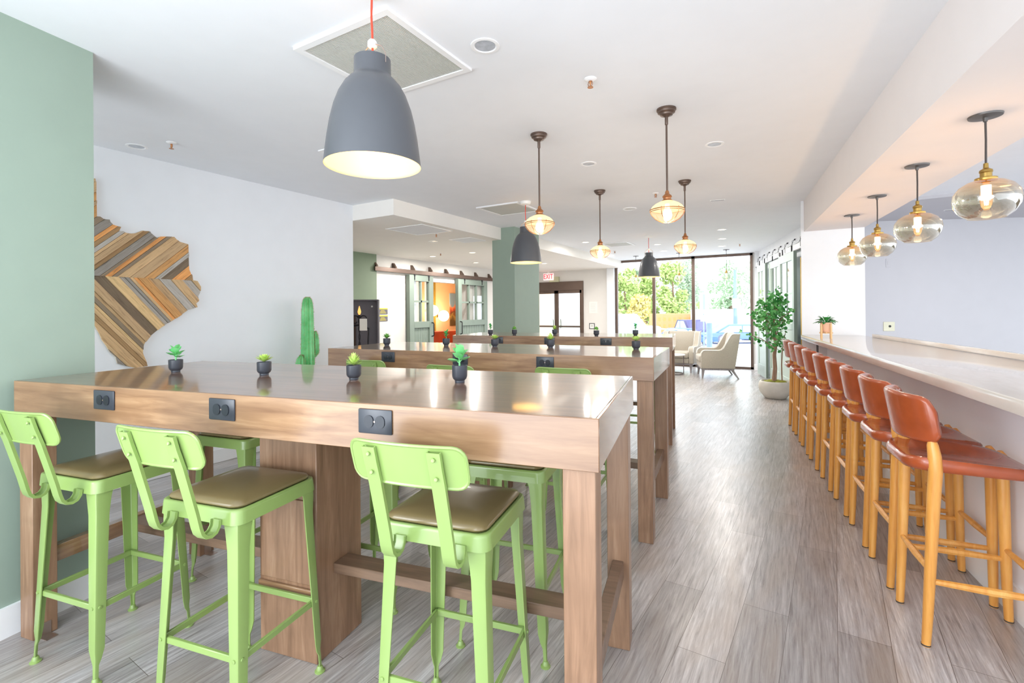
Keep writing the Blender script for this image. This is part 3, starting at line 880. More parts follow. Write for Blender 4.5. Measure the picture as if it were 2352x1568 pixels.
for lab, p in (('small clear globe pendant before the left window pane', (-3.271, 11.316)), ('small clear globe pendant before the middle window pane', (-2.285, 11.26)), ('small clear globe pendant before the right window pane', (-1.31, 11.195))):
    make_globe(lab, p, HC, 1.967, .85, CLEARG, 'small clear globe pendants by the window', False)

# ------------------------------------------------------------------ things on the ceilings
def grille(name, label, cx, cy, s, z, rz=0, dense=True):
    root = thing(name, label, 'air vent', (cx, cy, z), R(rz))
    h = s/2; f = .032
    bm = B()
    ring(bm, h, h, f, -.014, 0)
    obj('frame', bm, TRIM, root)
    bm = B(); box(bm, -h+f, h-f, -h+f, h-f, -.003, -.001); obj('backing', bm, VENTDARK if dense else GRILL, root)
    n = 62 if dense else 10
    bm = B()
    for i in range(n):
        x = -h+f+(2*h-2*f)*(i+.5)/n
        w = (2*h-2*f)/n*.36
        box(bm, x-w, x+w, -h+f, h-f, -.009, -.0035)
    obj('louvers', bm, GRILL, root)
grille('ceiling_vent', 'square white ceiling return grille directly above the nearest table', -1.765, 1.79, .61, HC)
grille('ceiling_vent', 'square white ceiling grille beside the middle dome pendant', -3.08, 5.19, .58, HC)
grille('ceiling_vent', 'faint square ceiling grille before the window, between the farther pendants', -2.95, 9.05, .5, HC)
def panel(label, cx, cy, s, z):
    root = thing('ceiling_panel', label, 'access panel', (cx, cy, z))
    h = s/2
    bm = B()
    ring(bm, h, h, .02, -.008, 0)
    obj('frame', bm, TRIM, root)
    bm = B(); box(bm, -h+.022, h-.022, -h+.022, h-.022, -.005, 0); obj('hatch', bm, CEIL, root)
panel('square white access panel in the lowered lobby ceiling near its corner', -4.31, 4.95, .62, HL)
panel('square access panel in the lobby ceiling, farther back near the column', -4.32, 6.05, .40, HL)
panel('faint square access panel in the main ceiling behind the nearest dome pendant', -3.0, 2.75, .45, HC)
def downlight(label, x, y, z, lit, r=.055):
    root = thing('ceiling_downlight', label, 'recessed light', (x, y, z), 0, 'recessed ceiling lights')
    bm = B(); lathe(bm, [(r+.014, 0), (r+.014, -.004), (r, -.005), (r-.004, -.002), (r-.008, 0)], 24); obj('trim_ring', bm, TRIM, root)
    bm = B(); lathe(bm, [(0, -.0015), (r-.006, -.0015)], 24); obj('lens', bm, DOWN if lit else plain('unlit_reflector', '#b7bcc4', .2, .15, 30), root)
    if lit: lamp('AREA', (x, y, z-.03), 10, (1, .96, .90), .09) if z > 2.5 else lamp('AREA', (x, y, z-.03), 22, (1, .95, .88), .09)
UN = 'unlit recessed light in the main ceiling, '
for lab, x, y in ((UN+'nearest, right of the big vent grille', -1.281, 1.95), (UN+'far left beside the green wall end', -4.30, 1.75), (UN+'left of the nearest caged pendant', -1.554, 3.977),
                  (UN+'right of the caged pendants', -.546, 4.021)):
    downlight(lab, x, y, HC, False)
for lab, x, y in (('lit recessed light left of the farther caged pendants', -3.387, 8.482), ('lit recessed light nearest of the right-hand line before the window', -1.039, 8.36),
                  ('lit recessed light second of the right-hand line before the window', -1.167, 9.44), ('lit recessed light third of the right-hand line before the window', -1.312, 10.532),
                  ('lit recessed light beside the far dome pendant cord, nearer one', -2.337, 9.54), ('lit recessed light beside the far dome pendant, middle one', -2.477, 10.669),
                  ('lit recessed light close to the window top, behind the far dome pendant', -2.588, 11.72), ('lit recessed light near the window\'s left corner', -3.681, 10.715)):
    downlight(lab, x, y, HC, True, .062)
for lab, x, y, lit in (('lit recessed lobby light, left one above the sliding doors', -6.15, 7.443, True), ('lit recessed lobby light beside the column', -5.173, 7.393, True),
                       ('lit recessed lobby light, farthest back', -6.165, 8.942, True), ('unlit recessed lobby light near the access panel', -4.846, 5.869, False), ('lit recessed light by the exit sign', -5.005, 10.003, True)):
    downlight(lab, x, y, HL, lit, .06)
def sprinkler(label, x, y, z):
    root = thing('ceiling_sprinkler', label, 'sprinkler', (x, y, z), 0, 'ceiling sprinkler heads')
    bm = B(); lathe(bm, [(.034, 0), (.034, -.003), (.022, -.010), (.012, -.012)], 18, cap=True); obj('escutcheon', bm, TRIM, root)
    bm = B(); lathe(bm, [(.007, -.01), (.007, -.026), (.004, -.03), (.004, -.044)], 10); tube(bm, [(.008, 0, -.012), (.014, 0, -.03), (.003, 0, -.046)], .002, 5); tube(bm, [(-.008, 0, -.012), (-.014, 0, -.03), (-.003, 0, -.046)], .002, 5)
    lathe(bm, [(.016, -.048), (.016, -.046), (0, -.045)], 12, cap=True); obj('head', bm, COPPER, root)
for lab, x, y, z in (('sprinkler head right of the nearest dome pendant', -.973, 2.527, HC), ('sprinkler head far left above the wooden map', -3.986, 1.843, HC), ('sprinkler head between the caged pendants', -1.325, 5.352, HC),
                     ('sprinkler head in the lobby ceiling by the access panel', -4.323, 5.311, HL), ('sprinkler head in the lobby ceiling above the sliding doors', -5.694, 7.117, HL), ('sprinkler head near the window\'s left corner', -3.36, 10.066, HC),
                     ('sprinkler head near the right end of the window', -.97, 10.352, HC)):
    sprinkler(lab, x, y, z)
root = thing('ceiling_speaker', 'round white ceiling speaker ring between the caged pendants', 'speaker', (-1.808, 5.999, HC))
bm = B(); lathe(bm, [(.088, 0), (.088, -.006), (.07, -.008), (.066, -.003)], 28); obj('ring', bm, TRIM, root)
bm = B(); lathe(bm, [(0, -.004), (.066, -.003)], 28); obj('speaker_grille', bm, GRILL, root)
def slot(label, x, y, z, rz, l=.20):
    root = thing('slot_vent', label, 'air vent', (x, y, z), R(rz))
    bm = B(); box(bm, -l/2, l/2, -.02, .02, -.006, 0, bev=.002); obj('frame', bm, TRIM, root)
    bm = B(); box(bm, -l/2+.01, l/2-.01, -.010, .010, -.0075, -.004); obj('slot', bm, DARKMETAL, root)
slot('short dark slot vent in the main ceiling right of the caged pendants', -.799, 6.079, HC, 10, .16)
slot('dark slot vent in the ceiling behind the bar', 1.704, 8.10, HC-.035, 5, .22)
downlight('lit recessed light in the ceiling behind the bar', 1.87, 7.0, HC, True, .05)

# ------------------------------------------------------------------ reclaimed wood map on the long wall
MP = [(1.574, 2.357), (1.578, 2.325), (1.579, 2.201), (1.581, 2.077), (1.6, 2.078), (1.62, 2.064), (1.659, 2.065), (1.663, 2.049), (1.679, 2.032), (1.699, 2.025), (1.732, 2.02), (1.72, 1.986), (1.749, 1.988), (1.765, 1.977), (1.799, 1.977), (1.829, 1.984), (1.873, 2.01), (1.926, 2.014), (1.931, 1.999), (1.953, 1.98), (1.976, 1.964), (2.009, 1.981), (2.051, 1.986), (2.104, 1.99), (2.124, 1.969), (2.153, 1.953), (2.214, 1.941), (2.218, 1.84), (2.223, 1.725), (2.243, 1.677), (2.248, 1.633), (2.284, 1.629), (2.313, 1.58), (2.31, 1.53), (2.294, 1.496), (2.296, 1.457), (2.272, 1.434), (2.283, 1.401), (2.21, 1.376), (2.15, 1.33), (2.062, 1.272), (2.005, 1.237), (1.972, 1.207), (1.922, 1.162), (1.89, 1.118), (1.877, 1.093), (1.874, 1.032), (1.899, .958), (1.905, .927), (1.824, .92), (1.764, .941), (1.707, .966), (1.695, 1.017), (1.658, 1.058), (1.635, 1.109), (1.611, 1.149), (1.596, 1.197), (1.566, 1.265),
      (1.45, 1.30), (1.36, 1.22), (1.28, 1.15), (1.20, 1.22), (1.14, 1.36), (1.02, 1.50), (.93, 1.62), (.90, 1.68), (1.24, 1.69), (1.24, 2.357)]
root = thing('wood_map_art', 'large state-shaped map of reclaimed wood planks in chevrons, half hidden by the green wall', 'wall decor', (-4.54, 1.7, 1.63))
bm = B(); prism(bm, MP[::-1], .004, .012, Matrix(((0, 0, 1, 0), (1, 0, 0, -1.7), (0, 1, 0, -1.63), (0, 0, 0, 1)))); obj('backing_board', bm, plain('pale_ply', '#e6d3b8', .7), root, 0)
src = B()
src.faces.new([src.verts.new((0, y-1.7, z-1.63)) for y, z in MP])
def cut(faces, co, no):
    ge = list({e for f in faces for e in f.edges} | {v for f in faces for v in f.verts} | set(faces))
    bmesh.ops.bisect_plane(src, geom=ge, dist=1e-6, plane_co=co, plane_no=no)
cut(src.faces[:], (0, 0, .002), (0, 0, 1))
rp = random.Random(21)
PAL = ['#cf9a60', '#f3b76c', '#8f7d68', '#c4a37c', '#7f6d59', '#b9b2aa', '#d2ae82', '#a8855c', '#f0a964', '#968e86', '#cbaa80', '#e0bd8a']
strips = {}
for sgn, sl in ((1, .93), (-1, -1.2)):
    nrm = Vector((0, -sl, 1)).normalized()
    d = -1.6; offs = []
    while d < 1.6:
        d += rp.choice((.030, .042, .050, .058, .066, .022)); offs.append(d)
    for q in offs:
        cut([f for f in src.faces if (f.calc_center_median().z-.002)*sgn > 0], nrm*q, nrm)
    last = None; sty = []
    for _ in range(len(offs)+1):
        c = rp.choice([p for p in PAL if p != last]); last = c; sty.append((srgb(c), rp.uniform(.018, .032)))
    strips[sgn] = (nrm, offs, sty)
bm = B(); lay = bm.faces.layers.int.new('pk'); gl = bm.verts.layers.float_vector.new('grain')
cols = []
for f in src.faces:
    c = f.calc_center_median(); sgn = 1 if c.z > .002 else -1
    nrm, offs, sty = strips[sgn]
    k = sum(1 for q in offs if c.dot(nrm) > q)
    col, h = sty[k]; along = Vector((0, nrm.z, -nrm.y))
    pts = [v.co.copy() for v in f.verts]; n = len(pts)
    lo = offs[k-1] if k > 0 else -9; hi = offs[k] if k < len(offs) else 9
    for p in pts:       # thin shadow gap between neighbouring planks
        if abs(p.dot(nrm)-lo) < 1e-4: p += nrm*.0012
        elif abs(p.dot(nrm)-hi) < 1e-4: p -= nrm*.0012
    va = [bm.verts.new((.012, p.y, p.z)) for p in pts]; vb = [bm.verts.new((h, p.y, p.z)) for p in pts]
    for v in va+vb: v[gl] = Vector((v.co.dot(along)*3+k*1.7, v.co.dot(nrm)*45, sgn*3.0))
    new = [bm.faces.new(vb)]
    for i in range(n): new.append(bm.faces.new((va[i], va[(i+1) % n], vb[(i+1) % n], vb[i])))
    cols.append(col)
    for q in new: q[lay] = len(cols)-1
src.free()
mo = obj('planks', bm, RECLAIM, root, 0)
at = mo.data.attributes.new('tone', 'FLOAT_COLOR', 'FACE')
pk = [d.value for d in mo.data.attributes['pk'].data]
for i, k in enumerate(pk): at.data[i].color = cols[k]

# ------------------------------------------------------------------ tall cactus by the long wall
root = thing('potted_cactus', 'tall artificial cactus with two arms standing behind the nearest table', 'cactus', (-4.25, 3.19, 0))
bm = B(); lathe(bm, [(0, 0), (.12, 0), (.15, .26), (.155, .30), (.14, .30), (.135, .27), (0, .27)], 24); obj('pot', bm, CONCRETE, root)
def ribbed(bm, pts, rs, ribs=12):
    """Stem with vertical ribs along a path."""
    pts = [Vector(p) for p in pts]; rings = []
    for i, p in enumerate(pts):
        t = (pts[min(i+1, len(pts)-1)]-pts[max(i-1, 0)]).normalized()
        ax = Vector((1, 0, 0)) - t*t.x; ax.normalize(); ay = t.cross(ax)
        ring = []
        for k in range(ribs*4):
            a = 2*PI*k/(ribs*4); r = rs[i]*(1 - .27*(.5-.5*math.cos(ribs*a))**.7)
            ring.append(p+ax*math.cos(a)*r+ay*math.sin(a)*r)
        rings.append(ring)
    loft(bm, rings)
    return pts, rs
bm = B()
p1 = [(0, 0, .22+.06*i) for i in range(20)]+[(0, 0, 1.40), (0, 0, 1.44), (0, 0, 1.475), (0, 0, 1.497), (0, 0, 1.503)]
r1 = [.078-.0011*i for i in range(20)]+[.054, .050, .041, .026, .008]
ribbed(bm, p1, r1, 11); obj('stem', bm, CACTUS, root, 60)
arms = [([(.0, .05, .92), (0, .075, .915), (0, .088, .94), (0, .090, .99), (0, .089, 1.06), (0, .087, 1.12), (0, .086, 1.15), (0, .085, 1.158)], [.02, .030, .036, .037, .036, .030, .016, .004]),
        ([(0, -.05, .74), (0, -.075, .75), (0, -.088, .79), (0, -.086, .84), (0, -.080, .89), (0, -.074, .92), (0, -.072, .93)], [.03, .04, .046, .045, .036, .018, .004])]
for pa, ra in arms:
    bm = B(); ribbed(bm, pa, ra, 9); obj('arm', bm, CACTUS, root, 60)
bm = B(); rs_ = random.Random(3)
for pts, rad, nb, st in ((p1, r1, 11, 7), (arms[0][0], arms[0][1], 9, 9), (arms[1][0], arms[1][1], 9, 9)):
    for i in range(len(pts)-1):
        for k in range(nb):
            for q in range(st):
                f = rs_.random(); a = 2*PI*(k)/nb+rs_.uniform(-.06, .06)
                p = Vector(pts[i]).lerp(Vector(pts[i+1]), f); r = rad[i]*(1-f)+rad[i+1]*f
                d = Vector((math.cos(a), math.sin(a), rs_.uniform(-.5, .7)))
                s0 = p+Vector((math.cos(a)*r*.98, math.sin(a)*r*.98, 0)); s1 = s0+d*.013
                w = Vector((-math.sin(a), math.cos(a), .6))*.0017
                bm.faces.new([bm.verts.new(s0-w), bm.verts.new(s0+w), bm.verts.new(s1)])
sp = obj('spines', bm, SPINE, root, 0, fixn=False); sp['kind'] = 'stuff'

# ------------------------------------------------------------------ lobby
# dark stand-up niche and wrought iron candle lamp
root = thing('display_niche', 'tall charcoal open-fronted niche against the lobby wall', 'cabinet', (-5.96, 5.40, 0), R(40))
bm = B(); box(bm, -.30, .30, .12, .14, 0, 1.54); obj('back_panel', bm, CHARCOAL, root)
bm = B(); box(bm, .28, .305, -.02, .14, 0, 1.545, bev=.003); obj('side_panel', bm, CHARCOAL, root)
bm = B(); box(bm, -.305, -.28, -.02, .14, 0, 1.545, bev=.003); obj('side_panel', bm, CHARCOAL, root)
bm = B(); box(bm, -.305, .305, -.02, .14, 1.53, 1.548, bev=.003); obj('top_panel', bm, CHARCOAL, root)
bm = B(); box(bm, -.28, -.06, .10, .12, 0, 1.30); obj('inner_board', bm, DARKWOODM, root)
bm = B(); lathe(bm, [(0, 0), (.016, .002), (.012, .008), (0, .01)], 12, mtx=Matrix.Translation((.19, .115, 1.44)) @ Matrix.Rotation(R(90), 4, 'X')); obj('white_hook', bm, WHITEPL, root)
root = thing('iron_candle_stand', 'black twisted iron candle stand with amber flame bulb and scrolls', 'floor lamp', (-5.78, 5.25, 0), R(40))
bm = B()
for ph in (0, PI):
    tube(bm, [(.009*math.cos(z*26+ph), .009*math.sin(z*26+ph), z) for z in [i*.02 for i in range(64)]], .008, 5)
lathe(bm, [(.14, 0), (.14, .012), (.03, .03), (.02, .05)], 20, cap=True); obj('twisted_pole', bm, BLACKIRON, root)
for s in (-1, 1):
    bm = B(); tube(bm, [(0, 0, 1.15)] + [(s*(.065-(.065-.0)*math.cos(a)*1.0*(1-a/12)), 0, 1.23+.075*math.sin(a)*(1-a/14)) for a in [i*.3 for i in range(20)]], .009, 6); obj('scroll', bm, BLACKIRON, root)
bm = B(); tube(bm, [(-.10, 0, 1.14), (0, 0, 1.155), (.14, 0, 1.10), (.13, 0, .9), (.12, .02, .3)], .014, 6); obj('scroll', bm, BLACKIRON, root)
bm = B(); lathe(bm, [(.03, 1.26), (.034, 1.275), (.02, 1.28), (.018, 1.31)], 14, cap=True); obj('candle_cup', bm, BLACKIRON, root)
bm = B(); lathe(bm, [(.012, 1.31), (.024, 1.34), (.026, 1.36), (.016, 1.40), (.005, 1.44), (0, 1.447)], 14); obj('flame_bulb', bm, FLAME, root)
root = thing('paper_tag', 'white paper tag hanging on the iron candle stand', 'paper', (-5.70, 5.255, 1.16), R(40))
bm = B(); box(bm, -.055, .055, -.002, 0, -.09, .09); obj('sheet', bm, PAPER, root)
bm = B(); tube(bm, [(-.03, 0, .09), (-.045, .008, .10)], .0015, 4); obj('tie', bm, BLACKCORD, root)
# notice plates beside the niche
for z0, z1, lab in ((1.31, 1.425, 'dark grey notice plate with yellow top band, upper of two beside the niche'), (1.175, 1.29, 'dark grey notice plate with yellow top band, lower of two beside the niche')):
    root = thing('notice_sign', lab, 'sign', (-6.85, 6.80, z0), 0, 'notice plates on the lobby wall')
    bm = B(); box(bm, 0, .008, -.12, .12, 0, z1-z0); obj('plate', bm, SIGNGREY, root)
    bm = B(); box(bm, .008, .0095, -.12, .12, (z1-z0)*.80, z1-z0); obj('yellow_band', bm, YELLOW, root)
    bm = B()
    for j in range(3): box(bm, .008, .009, -.085+.012*j, .08-.02*j, .018+.024*j, .027+.024*j)
    obj('lettering', bm, YELLOW, root)
# sliding barn doors on the left
def make_barn(label, y0, y1, cols, x, name='barn_door'):
    """Door hanging in front of the lobby wall (face towards +x)."""
    z0, z1 = .02, 2.10
    root = thing(name, label, 'door', (x, (y0+y1)/2, 0), 0)
    w = (y1-y0)/2; T = .045
    bm = B()
    st = .135
    box(bm, -T, T, -w, -w+st, z0, z1, bev=.003); box(bm, -T, T, w-st, w, z0, z1, bev=.003)
    for a, c in ((z0, z0+.2), (1.02, 1.15), (z1-.12, z1)): box(bm, -T, T, -w+st, w-st, a, c, bev=.003)
    obj('door_frame', bm, DOORGREEN, root)
    bm = B()
    for k in range(1, cols):
        yy = -w+st+(2*w-2*st)*k/cols; box(bm, -.03, .03, yy-.018, yy+.018, 1.15, z1-.12)
    box(bm, -.03, .03, -w+st, w-st, 1.545, 1.585); obj('muntins', bm, DOORGREEN, root)
    bm = B(); box(bm, -.004, .004, -w+st, w-st, 1.15, z1-.12); obj('door_pane', bm, PANE, root)
    bm = B(); n = 9
    for k in range(n):
        a = -w+st+(2*w-2*st)*k/n; box(bm, -.015, .018, a+.003, a+(2*w-2*st)/n-.003, z0+.2, 1.02, bev=.003)
    box(bm, -.012, .010, -w+st, w-st, z0+.2, 1.02); obj('beadboard_panel', bm, DOORGREEN, root)
    bm = B()
    for q in (-.6, .6): tube(bm, [(T+.004, q*w, z1-.10), (T+.004, q*w, z1+.012)], .012, 6); lathe(bm, [(.022, -.012), (.022, .012)], 14, cap=True, mtx=Matrix.Translation((T+.0, q*w, z1-.01)) @ Matrix.Rotation(R(90), 4, 'Y'))
    obj('hanger_roller', bm, BLACKIRON, root)
    return root, w
def pull(root, y, z0=.83, z1=1.12, x=.045):
    bm = B(); tube(bm, [(x, y, z0), (x+.05, y, z0+.01), (x+.055, y, z0+.03), (x+.055, y, z1-.03), (x+.05, y, z1-.01), (x, y, z1)], .012, 6); obj('pull_handle', bm, BLACKIRON, root)
r_, w_ = make_barn('sage green sliding barn door with four glass lights, left of the lobby doorway', 7.42, 8.16, 2, -6.775); pull(r_, w_-.06)
r_, w_ = make_barn('sage green sliding barn door with glass lights, right of the lobby doorway', 9.05, 10.26, 3, -6.775); pull(r_, -w_+.06)
root = thing('barn_door_rail', 'dark steel sliding door rail with brackets across the lobby wall', 'rail', (-6.85, 8.6, 2.165))
bm = B(); box(bm, .07, .10, -2.08, 2.10, -.045, .035, bev=.003); obj('track', bm, BRONZE, root)
for y in (6.573, 7.073, 7.597, 8.158, 8.713, 9.286, 9.876, 10.48):
    bm = B(); prism(bm, [(0, .03), (.10, .035), (.10, .05), (.03, .14), (0, .14)], -.02, .02, Matrix(((1, 0, 0, 0), (0, 0, 1, y-8.6), (0, 1, 0, 0), (0, 0, 0, 1)))); obj('rail_bracket', bm, BRONZE, root)
# things in the room beyond
root = thing('mesa_picture', 'desert landscape painting with blue sky and red mesa in the room beyond the doorway', 'painting', (-9.30, 12.9, 1.42))
bm = B(); box(bm, 0, .03, -.86, .86, -.50, .50); m_, nt_, b_ = nodes_of('mesa_painting')
v_ = coords(nt_); sp_ = nt_.nodes.new('ShaderNodeSeparateXYZ'); nt_.links.new(v_, sp_.inputs[0])
n_ = noise(nt_, coords(nt_, (1, 2.2, 2.2)), 2, 4); ad = nt_.nodes.new('ShaderNodeMath'); ad.operation = 'MULTIPLY_ADD'; ad.inputs[1].default_value = .7; nt_.links.new(n_, ad.inputs[0]); nt_.links.new(sp_.outputs['Z'], ad.inputs[2])
nt_.links.new(ramp(nt_, ad.outputs[0], [(.0, srgb('#6b5a3a')), (.12, srgb('#b59a58')), (.22, srgb('#7a4a3c')), (.36, srgb('#dd6a4a')), (.5, srgb('#f0a070')), (.58, srgb('#8fb6d6'))]), b_.inputs['Base Color']); setp(b_, rough=.6)
obj('canvas', bm, m_, root, 0)
for lab, y, z in (('round glowing wall globe, left of two in the room beyond', 10.93, 1.385), ('round glowing wall globe, right of two in the room beyond', 11.42, 1.23)):
    root = thing('globe_sconce', lab, 'wall lamp', (-9.30, y, z), 0, 'glowing globe sconces')
    bm = B(); lathe(bm, [(.05, 0), (.05, .015), (.012, .02), (.012, .12)], 16, cap=True, mtx=Matrix.Rotation(R(90), 4, 'Y')); obj('wall_plate', bm, BRASS, root)
    bm = B(); bmesh.ops.create_uvsphere(bm, u_segments=24, v_segments=14, radius=.16, matrix=Matrix.Translation((.26, 0, 0))); obj('glass_globe', bm, GLOBEW, root, 60)
    lamp('POINT', (-8.6, y, z+.1), 14, (1, .72, .42), .15)
root = thing('drape', 'olive gold drape hanging beside the glowing wall globes', 'curtain', (-9.25, 11.16, 0))
bm = B(); F = [[(.03*math.cos(i*1.05), -.12+.24*i/24, z) for i in range(25)] for z in (.05, 1.2, 2.45)]; Bk = [[(p[0]-.01, p[1], p[2]) for p in row] for row in F]; shell(bm, F, Bk); obj('cloth', bm, CURTAIN, root, 80)
bm = B(); tube(bm, [(.0, -.2, 2.46), (0, .2, 2.46)], .012, 8); obj('curtain_rod', bm, BRASS, root)
root = thing('booth_sofa', 'brick red upholstered booth bench in the room beyond the doorway', 'sofa', (-8.55, 11.0, 0))
bm = B(); box(bm, -.14, .06, -1.6, 2.2, .1, .82, bev=.05, seg=2); obj('sofa_back', bm, REDSOFA, root)
bm = B(); box(bm, .06, .62, -1.6, 2.2, .1, .46, bev=.04, seg=2); obj('seat_cushion', bm, REDSOFA, root)
bm = B(); box(bm, -.1, .55, -1.55, 2.15, 0, .1); obj('plinth', bm, DARKWOODM, root)

# ------------------------------------------------------------------ exit wall fittings
root = thing('exit_sign', 'white illuminated sign reading EXIT in red letters above the exit door', 'sign', (-5.90, WY-.12, 2.28))
bm = B(); box(bm, -.15, .15, -.025, .025, -.095, .095, bev=.006); obj('sign_box', bm, SIGNWHITE, root)
bm = B(); box(bm, -.03, .03, -.015, .12, .095, .15); obj('mount', bm, WHITEPL, root)
cu = bpy.data.curves.new('exit_letters', 'FONT'); cu.body = 'EXIT'; cu.size = .185; cu.align_x = 'CENTER'; cu.align_y = 'CENTER'; cu.extrude = .002; cu.space_character = 1.05; cu.offset = .003
cu.materials.append(REDLET)
t_ = bpy.data.objects.new('lettering_source', cu); COL.objects.link(t_)
bpy.context.view_layer.update()
me_ = bpy.data.meshes.new_from_object(t_.evaluated_get(bpy.context.evaluated_depsgraph_get()))
bpy.data.objects.remove(t_)
tx = bpy.data.objects.new('lettering', me_); COL.objects.link(tx); tx.parent = root; tx.location = (0, -.028, 0); tx.rotation_euler = (R(90), 0, 0); tx.scale = (.72, 1, 1)
bm = B(); box(bm, -5.90, -5.62, WY-.09, WY-.001, 2.135, 2.28, bev=.006)
tag(obj('door_operator_cover', bm, OLIVEBOX), 'olive beige cover box between the exit sign and the exit door', 'cover')
root = thing('paper_sign', 'white sheet of printed paper taped right of the exit door', 'notice', (-4.66, WY, 1.43))
bm = B(); box(bm, -.115, .115, -.003, 0, -.15, .15); obj('sheet', bm, PAPER, root)
bm = B()
for j in range(8): box(bm, -.075, .075-.012*(j % 3), -.0036, -.003, .09-.028*j, .096-.028*j)
obj('print_lines', bm, plain('faint_print', '#cfcfd2', .8), root)
root = thing('wall_control', 'small black-framed control plate on the exit wall', 'control panel', (-4.70, WY, .94))
bm = B()
ring(bm, .075, .075, .015, 0, .012, Matrix.Rotation(R(90), 4, 'X'))
obj('frame', bm, BLACKPL, root)
bm = B(); box(bm, -.06, .06, -.006, 0, -.06, .06); obj('face', bm, WHITEPL, root)
bm = B(); box(bm, -.03, .03, -.008, -.006, -.02, .03); obj('display', bm, GRILL, root)

# ------------------------------------------------------------------ right-hand sliding doors
ang = math.atan2(wd.y, wd.x)     # along the wall, towards the camera
def make_glass_door(label, s0, s1, off):
    """Glazed sliding door; s measured along the right wall from the window end."""
    c = w0 + wd*(s0+s1)/2 - wn*off
    root = thing('sliding_door', label, 'door', (c.x, c.y, 0), ang)
    w = (s1-s0)/2; z0, z1 = .03, 2.22; T = .022; st = .11
    bm = B()
    box(bm, -w, -w+st, -T, T, z0, z1, bev=.003); box(bm, w-st, w, -T, T, z0, z1, bev=.003)
    box(bm, -w+st, w-st, -T, T, z0, z0+.22, bev=.003); box(bm, -w+st, w-st, -T, T, z1-.13, z1, bev=.003); box(bm, -w+st, w-st, -T, T, 1.02, 1.12, bev=.003)
    obj('door_frame', bm, DOORGLARE, root)
    bm = B(); box(bm, -.016, .016, -.014, .014, 1.12, z1-.13); box(bm, -w+st, w-st, -.014, .014, 1.57, 1.60); obj('muntins', bm, DOORGLARE, root)
    bm = B(); box(bm, -w+st, w-st, -.003, .003, 1.12, z1-.13); obj('door_pane', bm, glass('mirror_pane', (.75, .82, .8, 1), .45, .9), root)
    bm = B(); box(bm, -w+st, w-st, -.010, .010, z0+.22, 1.02); obj('lower_panel', bm, DOORGLARE, root)
    for e in (-1, 1):
        bm = B(); box(bm, min(e*w, e*(w+.004)), max(e*w, e*(w+.004)), -T, T, z0, z1); obj('door_edge', bm, DOORGREEN, root)
    bm = B()
    for q in (-.6*w, .6*w): tube(bm, [(q, 0, z1-.02), (q, 0, z1+.10)], .010, 6)
    obj('hanger', bm, BLACKIRON, root)
make_glass_door('tall glazed sliding door with sage green edges nearest the window', .95, 1.75, .15)
make_glass_door('tall glazed sliding door with sage green edges behind the ficus foliage', 1.80, 2.75, .095)
make_glass_door('tall glazed sliding door with sage green edges nearest the bar pier', 2.80, 3.75, .15)
c = w0 + wd*2.05
root = thing('sliding_door_rail', 'white sliding door track with black hooks along the right wall', 'rail', (c.x, c.y, 2.29), ang)
sgn_ = -1 if Vector((-math.sin(ang), math.cos(ang))).dot(wn) > 0 else 1
bm = B(); y_ = sgn_*.05; box(bm, -1.85, 1.95, min(0, y_), max(0, y_), -.02, .075, bev=.004); obj('track', bm, TRIM, root)
bm = B(); box(bm, -1.85, 1.95, y_-.012, y_+.012, -.034, -.0205); obj('track', bm, DARKMETAL, root)
for k in range(8):
    s = -1.6+k*.46
    bm = B(); tube(bm, [(s, 0, .175), (s, y_*.5, .165), (s, y_*1.15, .145), (s, y_*1.15, .0)], .0032, 5); tube(bm, [(s, y_*.6, .16), (s-.20, y_*.6, .085), (s-.38, y_*.6, .085)], .0035, 5)
    lathe(bm, [(.010, -.012), (.010, .012)], 10, (s, y_*.4, .165), cap=True)
    obj('track_hook', bm, BLACKIRON, root)
bm = B(); box(bm, .020, .0295, 6.69, 6.755, 0, 1.95, bev=.001)
tag(obj('brass_edge_strip', bm, BRASS), 'narrow vertical brass strip on the white pier behind the far stools', 'trim strip')

# ------------------------------------------------------------------ fittings behind the bar
bx = Vector((1.095, 8.645)); ax_ = (b1-b0).normalized(); bang = math.atan2(ax_.y, ax_.x)
pw = b0 + ax_*((bx-b0).dot(ax_))
root = thing('wall_outlet_plate', 'cream wall plate with one round black port above the counter end', 'wall plate', (pw.x, pw.y, 1.085), bang)
bm = B(); box(bm, -.075, .075, -.008, 0, -.065, .065, bev=.003); obj('plate', bm, GREYBOX, root)
bm = B(); lathe(bm, [(.016, 0), (.016, .006), (.010, .007), (0, .004)], 14, mtx=Matrix.Translation((.008, -.008, .003)) @ Matrix.Rotation(R(90), 4, 'X')); obj('port', bm, BLACKHOLE, root)
root = thing('blank_switch_plate', 'faint white blank plate high on the lavender wall behind the bar', 'wall plate', (pw.x+.0, pw.y, 1.98), bang)
bm = B(); box(bm, -.035, .035, -.006, 0, -.06, .06, bev=.003); obj('plate', bm, LAV, root)
bm = B(); box(bm, -.012, .012, -.0085, -.006, -.025, .025, bev=.002); obj('cover', bm, LAV, root)
